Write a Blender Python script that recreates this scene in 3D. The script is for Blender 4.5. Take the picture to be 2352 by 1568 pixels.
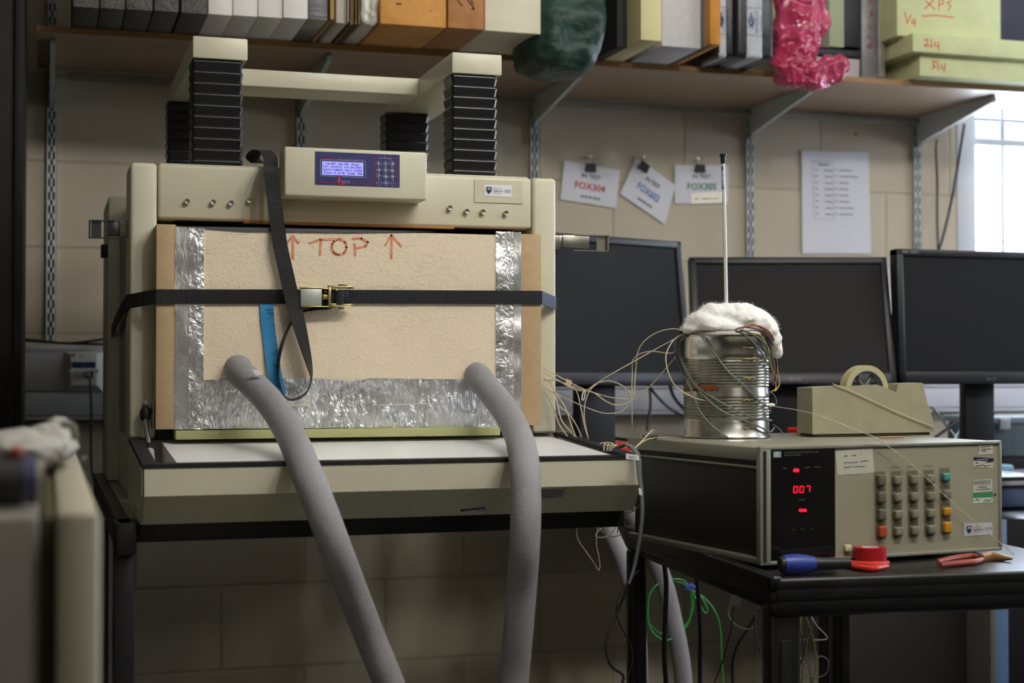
import bpy, bmesh, math, random
from mathutils import Vector, Matrix, noise
random.seed(7)
sc = bpy.context.scene
for o in list(bpy.data.objects): bpy.data.objects.remove(o)
COL = sc.collection
V = Vector
# ---------------------------------------------------------------- camera
FPX = 3500.0; CX, CY = 1176.0, 784.0
YAW = math.atan(1076/FPX); PIT = math.atan(61/FPX); CAMZ = 1.03
CAM = V((0, 0, CAMZ))
FW = V((math.sin(YAW)*math.cos(PIT), math.cos(YAW)*math.cos(PIT), math.sin(PIT)))
RT = V((math.cos(YAW), -math.sin(YAW), 0)); UP = RT.cross(FW)
cd = bpy.data.cameras.new('camera'); cam = bpy.data.objects.new('camera', cd); COL.objects.link(cam)
cd.sensor_width = 36; cd.lens = 36*FPX/2352; cd.clip_start = .05
m3 = Matrix((RT, UP, -FW)).transposed(); cam.matrix_world = Matrix.Translation(CAM) @ m3.to_4x4()
cd.dof.use_dof = True; cd.dof.focus_distance = 2.72; cd.dof.aperture_fstop = 3.9
sc.camera = cam
sc.view_settings.view_transform = 'Standard'; sc.view_settings.look = 'None'
sc.view_settings.gamma = 1; sc.view_settings.use_curve_mapping = False
sc.view_settings.exposure = 0.0
# ---------------------------------------------------------------- daylight and ceiling lamps
w = bpy.data.worlds.new('world'); sc.world = w; w.use_nodes = True
bg = w.node_tree.nodes['Background']; bg.inputs[0].default_value = (.80, .90, 1, 1); bg.inputs[1].default_value = 2.6
def area(name, loc, aim, sx, sy, power, col):
    l = bpy.data.lights.new(name, 'AREA'); l.shape = 'RECTANGLE'; l.size = sx; l.size_y = sy; l.energy = power; l.color = col
    o = bpy.data.objects.new(name, l); COL.objects.link(o); o.location = loc
    o.rotation_euler = (V(aim)-V(loc)).to_track_quat('-Z', 'Y').to_euler(); return o
BATTENS = ((1.3, 1.15, 84), (3.1, 1.3, 40), (1.6, -1.4, 14))
area('window_daylight', (3.5, 4.42, 1.75), (3.0, 2.5, 1.5), 1.6, 1.3, 280, (.74, .84, 1))
area('side_window_daylight', (5.2, 2.5, 1.8), (2.2, 3.2, 1.3), 1.8, 1.0, 30, (.74, .84, 1))
# ---------------------------------------------------------------- helpers
def ray(u, v): return FW + RT*((u-CX)/FPX) + UP*((CY-v)/FPX)
def PY(u, v, Y): d = ray(u, v); return CAM + d*(Y/d.y)
def PZ(u, v, z): d = ray(u, v); return CAM + d*((z-CAMZ)/d.z)
def PD(u, v, dep): return CAM + ray(u, v)*dep
def PP(u, v, p, n): d = ray(u, v); return CAM + d*((p-CAM).dot(n)/d.dot(n))
def XY(u, Y): return PY(u, 845, Y).x
def hexc(h):
    r = []
    for i in (0, 2, 4):
        c = int(h[i:i+2], 16)/255; r.append(c/12.92 if c <= .04045 else ((c+.055)/1.055)**2.4)
    return (*r, 1)
MATS = {}
def mat(name, col, rough=.5, metal=0, bump=0, bscale=60, var=0, vscale=6, col2=None, emis=0, trans=0, alpha=1, coat=0, bdist=.002, stretch=None, sss=0, ecol=None, ior=1.45, spec=None):
    if name in MATS: return MATS[name]
    m = bpy.data.materials.new(name); m.use_nodes = True; nt = m.node_tree; N = nt.nodes; L = nt.links
    b = N['Principled BSDF']; c = hexc(col)
    b.inputs['Base Color'].default_value = c; b.inputs['Roughness'].default_value = rough; b.inputs['Metallic'].default_value = metal
    b.inputs['Transmission Weight'].default_value = trans; b.inputs['Alpha'].default_value = alpha; b.inputs['Coat Weight'].default_value = coat
    b.inputs['IOR'].default_value = ior
    if spec is not None: b.inputs['Specular IOR Level'].default_value = spec
    if sss: b.inputs['Subsurface Weight'].default_value = sss; b.inputs['Subsurface Scale'].default_value = .01
    tc = N.new('ShaderNodeTexCoord'); mp = N.new('ShaderNodeMapping'); L.new(tc.outputs['Object'], mp.inputs[0])
    if stretch: mp.inputs['Scale'].default_value = stretch
    if var == 0: var = .06
    n = N.new('ShaderNodeTexNoise'); n.inputs['Scale'].default_value = vscale; n.inputs['Detail'].default_value = 6; n.inputs['Roughness'].default_value = .6
    L.new(mp.outputs[0], n.inputs['Vector'])
    cr = N.new('ShaderNodeMapRange'); cr.inputs[1].default_value = .35; cr.inputs[2].default_value = .65; L.new(n.outputs['Fac'], cr.inputs[0])
    mx = N.new('ShaderNodeMix'); mx.data_type = 'RGBA'
    c2 = hexc(col2) if col2 else tuple(x*(1-var) for x in c[:3])+(1,)
    mx.inputs[6].default_value = c; mx.inputs[7].default_value = c2; L.new(cr.outputs[0], mx.inputs[0])
    L.new(mx.outputs[2], b.inputs['Base Color'])
    if bump:
        n2 = N.new('ShaderNodeTexNoise'); n2.inputs['Scale'].default_value = bscale; n2.inputs['Detail'].default_value = 5
        L.new(mp.outputs[0], n2.inputs['Vector'])
        bp = N.new('ShaderNodeBump'); bp.inputs['Strength'].default_value = bump; bp.inputs['Distance'].default_value = bdist
        L.new(n2.outputs['Fac'], bp.inputs['Height']); L.new(bp.outputs[0], b.inputs['Normal'])
    if emis:
        b.inputs['Emission Color'].default_value = hexc(ecol or col); b.inputs['Emission Strength'].default_value = emis
    MATS[name] = m; return m

def tag(o, label=None, cat=None, group=None, kind=None):
    if label: o['label'] = label
    if cat: o['category'] = cat
    if group: o['group'] = group
    if kind: o['kind'] = kind
    return o
def thing(name, label, cat, loc=(0, 0, 0), group=None):
    o = bpy.data.objects.new(name, None); COL.objects.link(o); o.location = loc; o.empty_display_size = .05
    return tag(o, label, cat, group)
class G:
    def __init__(s, xf=None): s.bm = bmesh.new(); s.xf = xf
    def _p(s, vs):
        if s.xf is not None:
            for v in vs: v.co = s.xf @ v.co
    def box(s, x0, x1, y0, y1, z0, z1, bev=0, seg=2, xf=None):
        if x0 > x1: x0, x1 = x1, x0
        if y0 > y1: y0, y1 = y1, y0
        if z0 > z1: z0, z1 = z1, z0
        r = bmesh.ops.create_cube(s.bm, size=1); vs = r['verts']
        for v in vs: v.co = V(((x0+x1)/2+v.co.x*(x1-x0), (y0+y1)/2+v.co.y*(y1-y0), (z0+z1)/2+v.co.z*(z1-z0)))
        if bev:
            es = list({e for v in vs for e in v.link_edges})
            r = bmesh.ops.bevel(s.bm, geom=es, offset=min(bev, .45*min(x1-x0, y1-y0, z1-z0)), segments=seg, affect='EDGES', profile=.5)
            vs = list(set(r['verts']) | {v for v in vs if v.is_valid})
        if xf is not None:
            for v in vs: v.co = xf @ v.co
        s._p(vs); return s
    def prism(s, poly, off):
        """poly: world points (planar), off: extrusion vector"""
        off = V(off); a = [s.bm.verts.new(V(p)) for p in poly]; b = [s.bm.verts.new(V(p)+off) for p in poly]
        n = len(a); s.bm.faces.new(a); s.bm.faces.new(b[::-1])
        for i in range(n): s.bm.faces.new((a[i], b[i], b[(i+1) % n], a[(i+1) % n]))
        s._p(a+b); return s
    def quad(s, *p):
        vs = [s.bm.verts.new(V(q)) for q in p]; s.bm.faces.new(vs); s._p(vs); return s
    def tube(s, pts, r, n=8, cap=True):
        pts = [V(p) for p in pts]; rs = r if isinstance(r, (list, tuple)) else [r]*len(pts)
        rings = []; prev = None; N = len(pts); allv = []
        for i, p in enumerate(pts):
            t = (pts[min(i+1, N-1)]-pts[max(i-1, 0)]).normalized()
            if prev is None:
                a = V((0, 0, 1)) if abs(t.z) < .9 else V((1, 0, 0)); nx = t.cross(a).normalized()
            else:
                nx = (prev - t*prev.dot(t)); nx = nx.normalized() if nx.length > 1e-6 else t.orthogonal().normalized()
            prev = nx; ny = t.cross(nx)
            ring = [s.bm.verts.new(p+(nx*math.cos(k*2*math.pi/n)+ny*math.sin(k*2*math.pi/n))*rs[i]) for k in range(n)]
            rings.append(ring); allv += ring
        for a, b in zip(rings, rings[1:]):
            for k in range(n): s.bm.faces.new((a[k], a[(k+1) % n], b[(k+1) % n], b[k]))
        if cap: s.bm.faces.new(rings[0][::-1]); s.bm.faces.new(rings[-1])
        s._p(allv); return s
    def cyl(s, a, b, r, n=16): return s.tube([a, b], r, n)
    def lathe(s, prof, c, n=32, axis='Z', cap=True):
        c = V(c); rings = []; allv = []
        for r, h in prof:
            ring = []
            for k in range(n):
                a = 2*math.pi*k/n
                q = V((r*math.cos(a), r*math.sin(a), h)) if axis == 'Z' else (V((r*math.cos(a), h, r*math.sin(a))) if axis == 'Y' else V((h, r*math.cos(a), r*math.sin(a))))
                ring.append(s.bm.verts.new(c+q))
            rings.append(ring); allv += ring
        for a, b in zip(rings, rings[1:]):
            for k in range(n): s.bm.faces.new((a[k], a[(k+1) % n], b[(k+1) % n], b[k]))
        if cap: s.bm.faces.new(rings[0][::-1]); s.bm.faces.new(rings[-1])
        s._p(allv); return s
    def ribbon(s, cs, ws, th=.0014):
        """cs centres, ws half-width vectors, solid strip"""
        cs = [V(c) for c in cs]; N = len(cs)
        if isinstance(ws, Vector): ws = [ws]*N
        R = []; allv = []
        for i in range(N):
            t = (cs[min(i+1, N-1)]-cs[max(i-1, 0)]).normalized(); w = V(ws[i]); nn = t.cross(w)
            nn = nn.normalized()*th/2 if nn.length > 1e-9 else V((0, th/2, 0))
            ring = [s.bm.verts.new(q) for q in (cs[i]-w-nn, cs[i]+w-nn, cs[i]+w+nn, cs[i]-w+nn)]; R.append(ring); allv += ring
        for a, b in zip(R, R[1:]):
            for k in range(4): s.bm.faces.new((a[k], a[(k+1) % 4], b[(k+1) % 4], b[k]))
        s.bm.faces.new(R[0][::-1]); s.bm.faces.new(R[-1]); s._p(allv); return s
    def blob(s, c, rad, sub=4, amp=.2, freq=3, seed=0, ridged=False):
        r = bmesh.ops.create_icosphere(s.bm, subdivisions=sub, radius=1); c = V(c); sd = V((seed*7.3, seed*3.1, seed))
        for v in r['verts']:
            d = v.co.normalized(); k = noise.fractal(d*freq+sd, 1.0, 2.0, 5)
            if ridged: k = abs(k)*2-.6
            q = d*(1+amp*k); v.co = c+V((q.x*rad[0], q.y*rad[1], q.z*rad[2]))
        s._p(r['verts']); return s
    def done(s, name, m, parent=None, label=None, cat=None, group=None, kind=None, smooth=True, ang=35):
        bmesh.ops.recalc_face_normals(s.bm, faces=s.bm.faces)
        me = bpy.data.meshes.new(name); s.bm.to_mesh(me); s.bm.free()
        return link(name, me, m, parent, label, cat, group, kind, smooth, ang)
def link(name, me, m, parent=None, label=None, cat=None, group=None, kind=None, smooth=True, ang=35):
    if m: me.materials.append(m)
    if smooth and len(me.polygons):
        me.polygons.foreach_set('use_smooth', [True]*len(me.polygons)); me.set_sharp_from_angle(angle=math.radians(ang))
    o = bpy.data.objects.new(name, me); COL.objects.link(o)
    if parent:
        o.parent = parent
        if parent.type == 'EMPTY': o.location = -parent.location
    return tag(o, label, cat, group, kind)
def cat_rom(pts, sub=8):
    pts = [V(p) for p in pts]; P = [pts[0]*2-pts[1]]+pts+[pts[-1]*2-pts[-2]]; out = []
    for i in range(1, len(P)-2):
        a, b, c, d = P[i-1], P[i], P[i+1], P[i+2]
        for k in range(sub):
            t = k/sub; out.append(.5*((2*b)+(c-a)*t+(2*a-5*b+4*c-d)*t*t+(3*b-a-3*c+d)*t**3))
    out.append(pts[-1]); return out
def px3(pts, Y=None): return [PY(p[0], p[1], p[2] if len(p) > 2 else Y) for p in pts]
def wire(name, pts, r, m, label, cat='wire', group=None, Y=None, parent=None, n=6, sub=7):
    g = G(); g.tube(cat_rom(px3(pts, Y), sub), r, n); return g.done(name, m, parent, label, cat if label else None, group)
def text(s, o, rx, uy, h, m, parent=None, width=None, name='lettering', shear=0, align='L', bold=0):
    """o lower-left corner, rx/uy unit directions, h cap height"""
    cu = bpy.data.curves.new('t', 'FONT'); cu.body = s; cu.size = 1; cu.shear = shear; cu.resolution_u = 2; cu.offset = bold
    ob = bpy.data.objects.new('t', cu); COL.objects.link(ob); bpy.context.view_layer.update()
    me = bpy.data.meshes.new_from_object(ob.evaluated_get(bpy.context.evaluated_depsgraph_get())); bpy.data.objects.remove(ob); bpy.data.curves.remove(cu)
    xs = [v.co.x for v in me.vertices]; x0, x1 = min(xs), max(xs); k = h/.70; sx = k
    if width: sx = width/(x1-x0)
    rx = V(rx).normalized(); uy = V(uy).normalized(); nn = rx.cross(uy)
    sh = 0
    if align == 'C': sh = -(x1-x0)/2*sx
    for v in me.vertices: v.co = V(o) + rx*((v.co.x-x0)*sx+sh) + uy*v.co.y*k + nn*.0003
    me.name = name; return link(name, me, m, parent, smooth=False)
def strokes(g, lines, mp, w, nrm, lift=.0004):
    """flat pen strokes; mp maps 2d -> world on the surface"""
    nrm = V(nrm).normalized()
    for ln in lines:
        P = [mp(*p)+nrm*lift for p in ln]
        for a, b in zip(P, P[1:]):
            d = b-a
            if d.length < 1e-7: continue
            d.normalize(); s = d.cross(nrm)*w/2; e = d*w*.35
            vs = [g.bm.verts.new(q) for q in (a-s-e, b-s+e, b+s+e, a+s-e)]; g.bm.faces.new(vs)
    return g
def arc(cx, cy, rx, ry, a0, a1, n=10):
    return [(cx+rx*math.cos(math.radians(a0+(a1-a0)*i/n)), cy+ry*math.sin(math.radians(a0+(a1-a0)*i/n))) for i in range(n+1)]
def frame_mat(o, ex, ey):
    ex = V(ex).normalized(); ey = V(ey).normalized(); ez = ex.cross(ey)
    return Matrix.Translation(V(o)) @ Matrix((ex, ey, ez)).transposed().to_4x4()

# ---------------------------------------------------------------- common materials
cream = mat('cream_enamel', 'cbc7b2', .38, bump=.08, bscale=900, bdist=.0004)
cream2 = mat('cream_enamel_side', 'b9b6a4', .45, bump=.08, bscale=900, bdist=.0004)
blackm = mat('black_metal', '15151a', .4, bump=.05, bscale=300)
blackp = mat('black_plastic', '17181d', .5, bump=.06, bscale=400)
rubber = mat('black_gasket', '121114', .7)
steel = mat('brushed_steel', 'b9b6ac', .28, metal=1, bump=.05, bscale=500, stretch=(1, 1, 12))
zinc = mat('zinc_plate', 'bcc0b8', .38, metal=.5)
brass = mat('yellow_zinc', 'c9bd84', .32, metal=.9)
white = mat('white_plastic', 'd8d8d6', .45)
paperm = mat('white_paper', 'dcdce4', .8)
ink = mat('black_ink', '16151c', .7)
redink = mat('red_ink', 'b8352f', .7)
# ================================================================ room
WY = 4.15
def wallmat():
    m = bpy.data.materials.new('painted_block'); m.use_nodes = True; nt = m.node_tree; N = nt.nodes; L = nt.links; b = N['Principled BSDF']
    tc = N.new('ShaderNodeTexCoord'); sx = N.new('ShaderNodeSeparateXYZ'); L.new(tc.outputs['Object'], sx.inputs[0])
    cb = N.new('ShaderNodeCombineXYZ'); a1 = N.new('ShaderNodeMath'); a1.operation = 'SUBTRACT'; a1.inputs[1].default_value = 1.583
    a2 = N.new('ShaderNodeMath'); a2.operation = 'SUBTRACT'; a2.inputs[1].default_value = 1.12
    L.new(sx.outputs[0], a1.inputs[0]); L.new(sx.outputs[2], a2.inputs[0]); L.new(a1.outputs[0], cb.inputs[0]); L.new(a2.outputs[0], cb.inputs[1])
    br = N.new('ShaderNodeTexBrick'); L.new(cb.outputs[0], br.inputs['Vector'])
    br.inputs['Scale'].default_value = 1; br.inputs['Brick Width'].default_value = .45; br.inputs['Row Height'].default_value = .225
    br.inputs['Mortar Size'].default_value = .005; br.inputs['Mortar Smooth'].default_value = .6
    br.inputs['Color1'].default_value = hexc('cbc0aa'); br.inputs['Color2'].default_value = hexc('c7bba5'); br.inputs['Mortar'].default_value = hexc('b5aa94')
    n = N.new('ShaderNodeTexNoise'); n.inputs['Scale'].default_value = 220; n.inputs['Detail'].default_value = 5; L.new(tc.outputs['Object'], n.inputs['Vector'])
    n2 = N.new('ShaderNodeTexNoise'); n2.inputs['Scale'].default_value = 3; n2.inputs['Detail'].default_value = 6; L.new(tc.outputs['Object'], n2.inputs['Vector'])
    mx = N.new('ShaderNodeMix'); mx.data_type = 'RGBA'; mx.blend_type = 'MULTIPLY'; mx.inputs[0].default_value = .25
    L.new(br.outputs['Color'], mx.inputs[6]); L.new(n2.outputs['Fac'], mx.inputs[7]); L.new(mx.outputs[2], b.inputs['Base Color'])
    h = N.new('ShaderNodeMath'); h.operation = 'MULTIPLY_ADD'; h.inputs[1].default_value = -1.2; L.new(br.outputs['Fac'], h.inputs[0])
    hn = N.new('ShaderNodeMath'); hn.operation = 'MULTIPLY'; hn.inputs[1].default_value = .5; L.new(n.outputs['Fac'], hn.inputs[0]); L.new(hn.outputs[0], h.inputs[2])
    bp = N.new('ShaderNodeBump'); bp.inputs['Strength'].default_value = .4; bp.inputs['Distance'].default_value = .003; L.new(h.outputs[0], bp.inputs['Height']); L.new(bp.outputs[0], b.inputs['Normal'])
    b.inputs['Roughness'].default_value = .75; return m
wm = wallmat()
WX0, WX1 = 2.735, 4.3; WZ0, WZ1 = 1.16, 2.35
XL, XR, YB, ZC = -1.6, 4.9, -2.6, 2.75
g = G(); g.box(XL, WX0, WY, WY+.25, 0, ZC); g.box(WX1, XR, WY, WY+.25, 0, ZC); g.box(WX0, WX1, WY, WY+.25, 0, WZ0); g.box(WX0, WX1, WY, WY+.25, WZ1, ZC)
g.done('wall_back', wm, kind='structure', smooth=False)
G().box(XL-.1, XL, YB, WY+.25, 0, ZC).done('wall_left', mat('wall_paint', '857f72', .8, bump=.2), kind='structure', smooth=False)
g = G(); g.box(XR, XR+.1, YB, 1.6, 0, ZC); g.box(XR, XR+.1, 3.5, WY+.25, 0, ZC); g.box(XR, XR+.1, 1.6, 3.5, 0, 1.15); g.box(XR, XR+.1, 1.6, 3.5, 2.4, ZC); g.done('wall_right', MATS['wall_paint'], kind='structure', smooth=False)
g = G(); g.box(XR+.02, XR+.07, 1.6, 1.66, 1.15, 2.4); g.box(XR+.02, XR+.07, 3.44, 3.5, 1.15, 2.4); g.box(XR+.02, XR+.07, 1.66, 3.44, 1.15, 1.21); g.box(XR+.02, XR+.07, 1.66, 3.44, 2.34, 2.4); g.box(XR+.02, XR+.07, 2.52, 2.58, 1.21, 2.34); g.done('window_2', mat('window_upvc', 'd4d8e0', .4), kind='structure')
G().box(XL, XR, YB-.1, YB, 0, ZC).done('wall_front', MATS['wall_paint'], kind='structure', smooth=False)
G().box(XL-.1, XR+.1, YB-.1, WY+.25, -.1, 0).done('floor', mat('floor_vinyl', '0f0e0e', .6, var=.3, vscale=12, bump=.1), kind='structure', smooth=False)
G().box(XL-.1, XR+.1, YB-.1, WY+.25, ZC, ZC+.1).done('ceiling', mat('ceiling_paint', 'cfcbc0', .9, bump=.2, bscale=90), kind='structure', smooth=False)
# ceiling lights (battens with bare tubes)
lampm = mat('lamp_tube', 'fff2dc', .6, emis=3)
for i, (x, y, p) in enumerate(BATTENS):
    t = thing('ceiling_light', ['fluorescent ceiling batten over the aisle in front of the tester', 'fluorescent ceiling batten over the cart by the window', 'fluorescent ceiling batten behind the camera'][i], 'ceiling light', (x, y, ZC), 'fluorescent ceiling battens')
    G().box(x-.62, x+.62, y-.05, y+.05, ZC-.05, ZC, .006).done('batten_body', white, t)
    G().tube([(x-.58, y, ZC-.085), (x+.58, y, ZC-.085)], .016, 12).done('tube', lampm, t)
    g = G(); g.box(x-.62, x-.58, y-.02, y+.02, ZC-.11, ZC-.05, .003); g.box(x+.58, x+.62, y-.02, y+.02, ZC-.11, ZC-.05, .003); g.done('tube_holder', white, t)
    for k in (-.4, 0, .4):
        l = bpy.data.lights.new('tube_light', 'POINT'); l.energy = p/3; l.color = (1, .98, .92); l.shadow_soft_size = .09
        o = bpy.data.objects.new('tube_light', l); COL.objects.link(o); o.location = (x+k, y, ZC-.21)
# window in the back wall
wfm = mat('window_upvc', 'c9cfdd', .4); barm = mat('window_bar', 'a9afbe', .4)
wt = thing('window_1', 'white framed window with a guard bar right of the shelf', 'window', (WX0, WY, WZ0)); wt['kind'] = 'structure'; del wt['category']
g = G(); fy0, fy1 = WY-.004, WY+.07
g.box(WX0, XY(2243, WY), fy0, fy1, WZ0, WZ1, .004); g.box(WX1-.07, WX1, fy0, fy1, WZ0, WZ1, .004)
g.box(WX0, WX1, fy0, fy1, WZ1-.05, WZ1, .004); g.box(WX0, WX1, fy0, fy1, WZ0, WZ0+.05, .004)
za, zb = PY(2300, 338, WY+.03).z, PY(2300, 322, WY+.03).z; zc_, zd = PY(2300, 277, WY+.03).z, PY(2300, 270, WY+.03).z
g.box(WX0, WX1, WY+.01, WY+.05, za, zb, .003); g.box(WX0, WX1, WY+.03, WY+.05, PY(2300, 556, WY+.03).z, PY(2300, 551, WY+.03).z)
g.done('window_frame', wfm, wt)
G().box(WX0+.02, WX1-.02, WY+.045, WY+.05, zc_, zd).done('sash_line', mat('grey_seal', '59607a', .6), wt)
G().box(WX0+.02, WX1-.02, WY+.052, WY+.056, zb, zc_).done('transom_panel', mat('transom_panel', 'e4e8f2', .9, trans=.35), wt)
g = G(); bx = XY(2305, WY+.02)
for k in range(7): g.tube([(bx+k*.2, WY+.02, WZ0), (bx+k*.2, WY+.02, WZ1)], .0065, 8)
g.done('guard_bars', barm, wt)
G().box(WX0+.01, WX1-.01, WY+.06, WY+.064, WZ0+.02, WZ1-.02).done('window_pane', mat('clear_glass', 'ffffff', .0, trans=1, ior=1.02), wt)
# dado trunking
trm = mat('trunking_upvc', 'c2c3ca', .5)
tz1, tz0 = PY(90, 795, 4.09).z, PY(90, 965, 4.09).z; zl1, zl2 = PY(90, 899, 4.09).z, PY(90, 956, 4.09).z; zt1 = PY(90, 808, 4.09).z
g = G(); g.box(XL, XR, 4.10, WY, tz0, tz1, .006); g.box(XL, XR, 4.092, 4.10, zl1+.0015, zt1, .002); g.box(XL, XR, 4.092, 4.10, zl2+.001, zl1-.0015, .002); g.box(XL, XR, 4.094, 4.10, tz0, zl2-.001, .002)
g.done('trim_1', trm, kind='structure')
# network socket plate on trunking
s = thing('network_socket', 'white double network socket plate on the wall trunking', 'socket', PY(192, 855, 4.09))
a, b_ = PY(148, 808, 4.075), PY(237, 900, 4.075)
g = G(); g.prism([(a.x, 4.092, a.z), (b_.x, 4.092, a.z), (b_.x, 4.092, b_.z), (a.x, 4.092, b_.z)], (0, -.004, 0))
c1, c2 = PY(163, 812, 4.06), PY(222, 884, 4.06)
o1 = [V((a.x, 4.088, a.z)), V((b_.x, 4.088, a.z)), V((b_.x, 4.088, b_.z)), V((a.x, 4.088, b_.z))]; o2 = [V((c1.x, 4.066, c1.z)), V((c2.x, 4.066, c1.z)), V((c2.x, 4.066, c2.z)), V((c1.x, 4.066, c2.z))]
for i in range(4): g.quad(o1[i], o1[(i+1) % 4], o2[(i+1) % 4], o2[i])
g.quad(*o2); g.done('face_plate', white, s, smooth=False)
def pbox(g, u0, v0, u1, v1, Y, d, bev=0):
    """box whose front face fills the pixel rectangle at plane Y and goes back d"""
    a, b = PY(u0, v0, Y), PY(u1, v1, Y); zt = PY((u0+u1)/2, v0, Y).z; zb = PY((u0+u1)/2, v1, Y).z
    g.box(a.x, b.x, Y, Y+d, zb, zt, bev); return g
g = G(); pbox(g, 166, 831, 191, 844, 4.064, .003); pbox(g, 193, 831, 219, 844, 4.064, .003); g.done('blue_label', mat('socket_blue', '1f2f66', .6), s)
g = G(); pbox(g, 170, 852, 188, 874, 4.0645, .002); g.done('shutter', mat('shutter_white', 'c4c4c4', .5), s)
g = G(); pbox(g, 197, 852, 214, 868, 4.064, .004); g.done('port', blackp, s)
g = G()
for u in (160.5, 223.5): p = PY(u, 852, 4.063); g.lathe([(.004, 0), (.004, .004)], p, 12, 'Y')
g.done('screw', zinc, s)
g = G(); g.lathe([(.0045, 0), (.0045, .0008)], PY(169, 815, 4.0650), 12, 'Y'); g.done('emblem', mat('emblem_brown', '8a5a26', .6), s)
text('TIM', PY(180, 819, 4.0655), (1, 0, 0), (0, 0, 1), .006, mat('brown_ink', '6a4a20', .7), s)
g = G(); g.box(PY(198, 0, 4.06).x, PY(212, 0, 4.06).x, 4.040, 4.064, PY(200, 866, 4.05).z, PY(200, 853, 4.05).z, .002); g.done('network_plug', mat('plug_grey', '8b8b84', .4), label='grey network plug pushed into the socket plate', cat='plug')
wire('network_cable', [(206, 866, 4.045), (208, 890, 4.03), (210, 940, 4.03), (209, 1010, 4.05), (211, 1080, 4.04), (222, 1130, 4.0), (238, 1190, 3.9), (246, 1280, 3.8)], .0033, mat('grey_cable', '4b4a44', .5), 'grey network cable hanging from the white socket plate', 'cable')
for i, pts in enumerate(([(30, 777, 4.06), (90, 782, 4.06), (150, 788, 4.06), (210, 783, 4.06), (252, 776, 4.05), (285, 770, 4.0)], [(30, 780, 4.05), (100, 785, 4.05), (170, 789, 4.06), (230, 790, 4.06), (260, 792, 4.0)])):
    wire('power_cable', pts, .0035, blackp, ['black cable along the trunking top, upper where it forks', 'black cable along the trunking top, lower where it forks'][i], 'cable', 'black cables lying on the trunking')
# black rack cabinet at left edge
t = thing('rack_cabinet', 'tall black steel cabinet standing at the left edge', 'cabinet', (-.45, 3.2, 0))
xr = XY(49, 3.3); xg = XY(26, 3.3)
cabm = mat('cabinet_black', '111111', .75, bump=.05, bscale=200)
G().box(xg+.003, xr, 3.3, 4.0, 0, 2.35, .003).done('side_post', cabm, t)
G().box(-.75, xg-.003, 3.3, 4.0, 0, 2.35, .003).done('door', cabm, t)
G().box(-.7, xr-.01, 3.31, 3.98, .01, 2.34).done('body', blackm, t)
# ================================================================ shelf with brackets
SY = 3.67
zs_top = (PY(77, 63, SY).z+PY(2000, 168, SY).z)/2; zs_bot = zs_top-.019
xs0 = XY(80, SY)
zs_bot = (PY(80, 76, SY).z+PY(1650, 165, SY).z)/2; zs_top = zs_bot+.0145
t = thing('wall_shelf', 'long brown laminate wall shelf packed with insulation samples', 'shelf', (xs0, WY, zs_bot))
xs1 = PZ(2300, 249, zs_bot).x
G().box(xs0, xs1, SY+.004, WY-.03, zs_bot, zs_top).done('shelf_board', mat('laminate_brown', 'a68e74', .4, var=.15, vscale=4, stretch=(.4, 6, 1)), t, smooth=False)
G().box(xs0, xs1, SY, SY+.004, zs_bot, zs_top).done('shelf_edging', mat('edge_wood', '9c7648', .45, var=.2, vscale=10, stretch=(1, 8, 8)), t)
g = G(); g.box(xs0+.08, XY(2112, WY), WY-.03, WY, zs_bot-.022, zs_bot-.004, .002); g.done('wall_batten', mat('batten_grey', '9a968c', .6), t)
upm = mat('upright_enamel', 'c6cdcb', .4)
UU = [(116, 'left of the tester'), (691, 'behind the tester'), (1228, 'right behind the tester'), (1725, 'behind the middle monitor'), (2110, 'beside the notice sheet')]
tips = [(100, 95), (748, 128), (1347, 172), (1888, 205), (2297, 226)]; lows = [248, 272, 292, 318, 338]
WH = ['leftmost, left of the tester', 'second, seen between the bellows columns', 'third, left of the hanging cards', 'fourth, right of the hanging cards', 'rightmost, right of the notice sheet']
for i, (u, d) in enumerate(UU):
    x = XY(u, WY-.012); y0 = WY-.012; hw = .0135; pitch = .0352; z0 = PY(116, 782, y0).z; z1 = 2.4
    g = G(); g.box(x-hw, x-.0082, y0, y0+.0015, z0, z1); g.box(x-.0028, x+.0028, y0, y0+.0015, z0, z1); g.box(x+.0082, x+hw, y0, y0+.0015, z0, z1)
    g.box(x-hw, x-hw+.0015, y0, WY, z0, z1); g.box(x+hw-.0015, x+hw, y0, WY, z0, z1)
    z = z0
    while z < z1: g.box(x-.0082, x+.0082, y0, y0+.0015, z, z+.0145); z += pitch
    t = thing('shelf_upright', 'grey slotted steel shelf upright, '+WH[i], 'shelf upright', (x, WY, z0), 'slotted uprights on the back wall')
    g.done('slotted_channel', upm, t, smooth=False)
    G().box(x-hw+.0015, x+hw-.0015, WY-.003, WY-.0005, z0, z1).done('slot_shade', mat('slot_shade_dark', '2c2f2e', .7), t)  # dark strip behind the slots, their shadow put into colour
    tp = PY(tips[i][0], tips[i][1], SY+.07); zl = PY(u, lows[i], y0).z
    ye = PZ(tips[i][0], tips[i][1], zs_bot-.006).y; ye = max(min(ye, SY+.16), SY+.03)
    zt = zs_bot-.0005
    g = G(); tt = .006
    g.prism([(x-tt, y0-.002, zt), (x-tt, ye, zt), (x-tt, ye-.006, zt-.008), (x-tt, ye, zt-.018), (x-tt, y0-.03, zl+.012), (x-tt, y0-.012, zl), (x-tt, y0-.002, zl)], (2*tt, 0, 0))
    g.done('shelf_bracket', upm, None, 'grey steel shelf bracket, '+WH[i], 'shelf bracket', 'steel brackets under the shelf')
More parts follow.
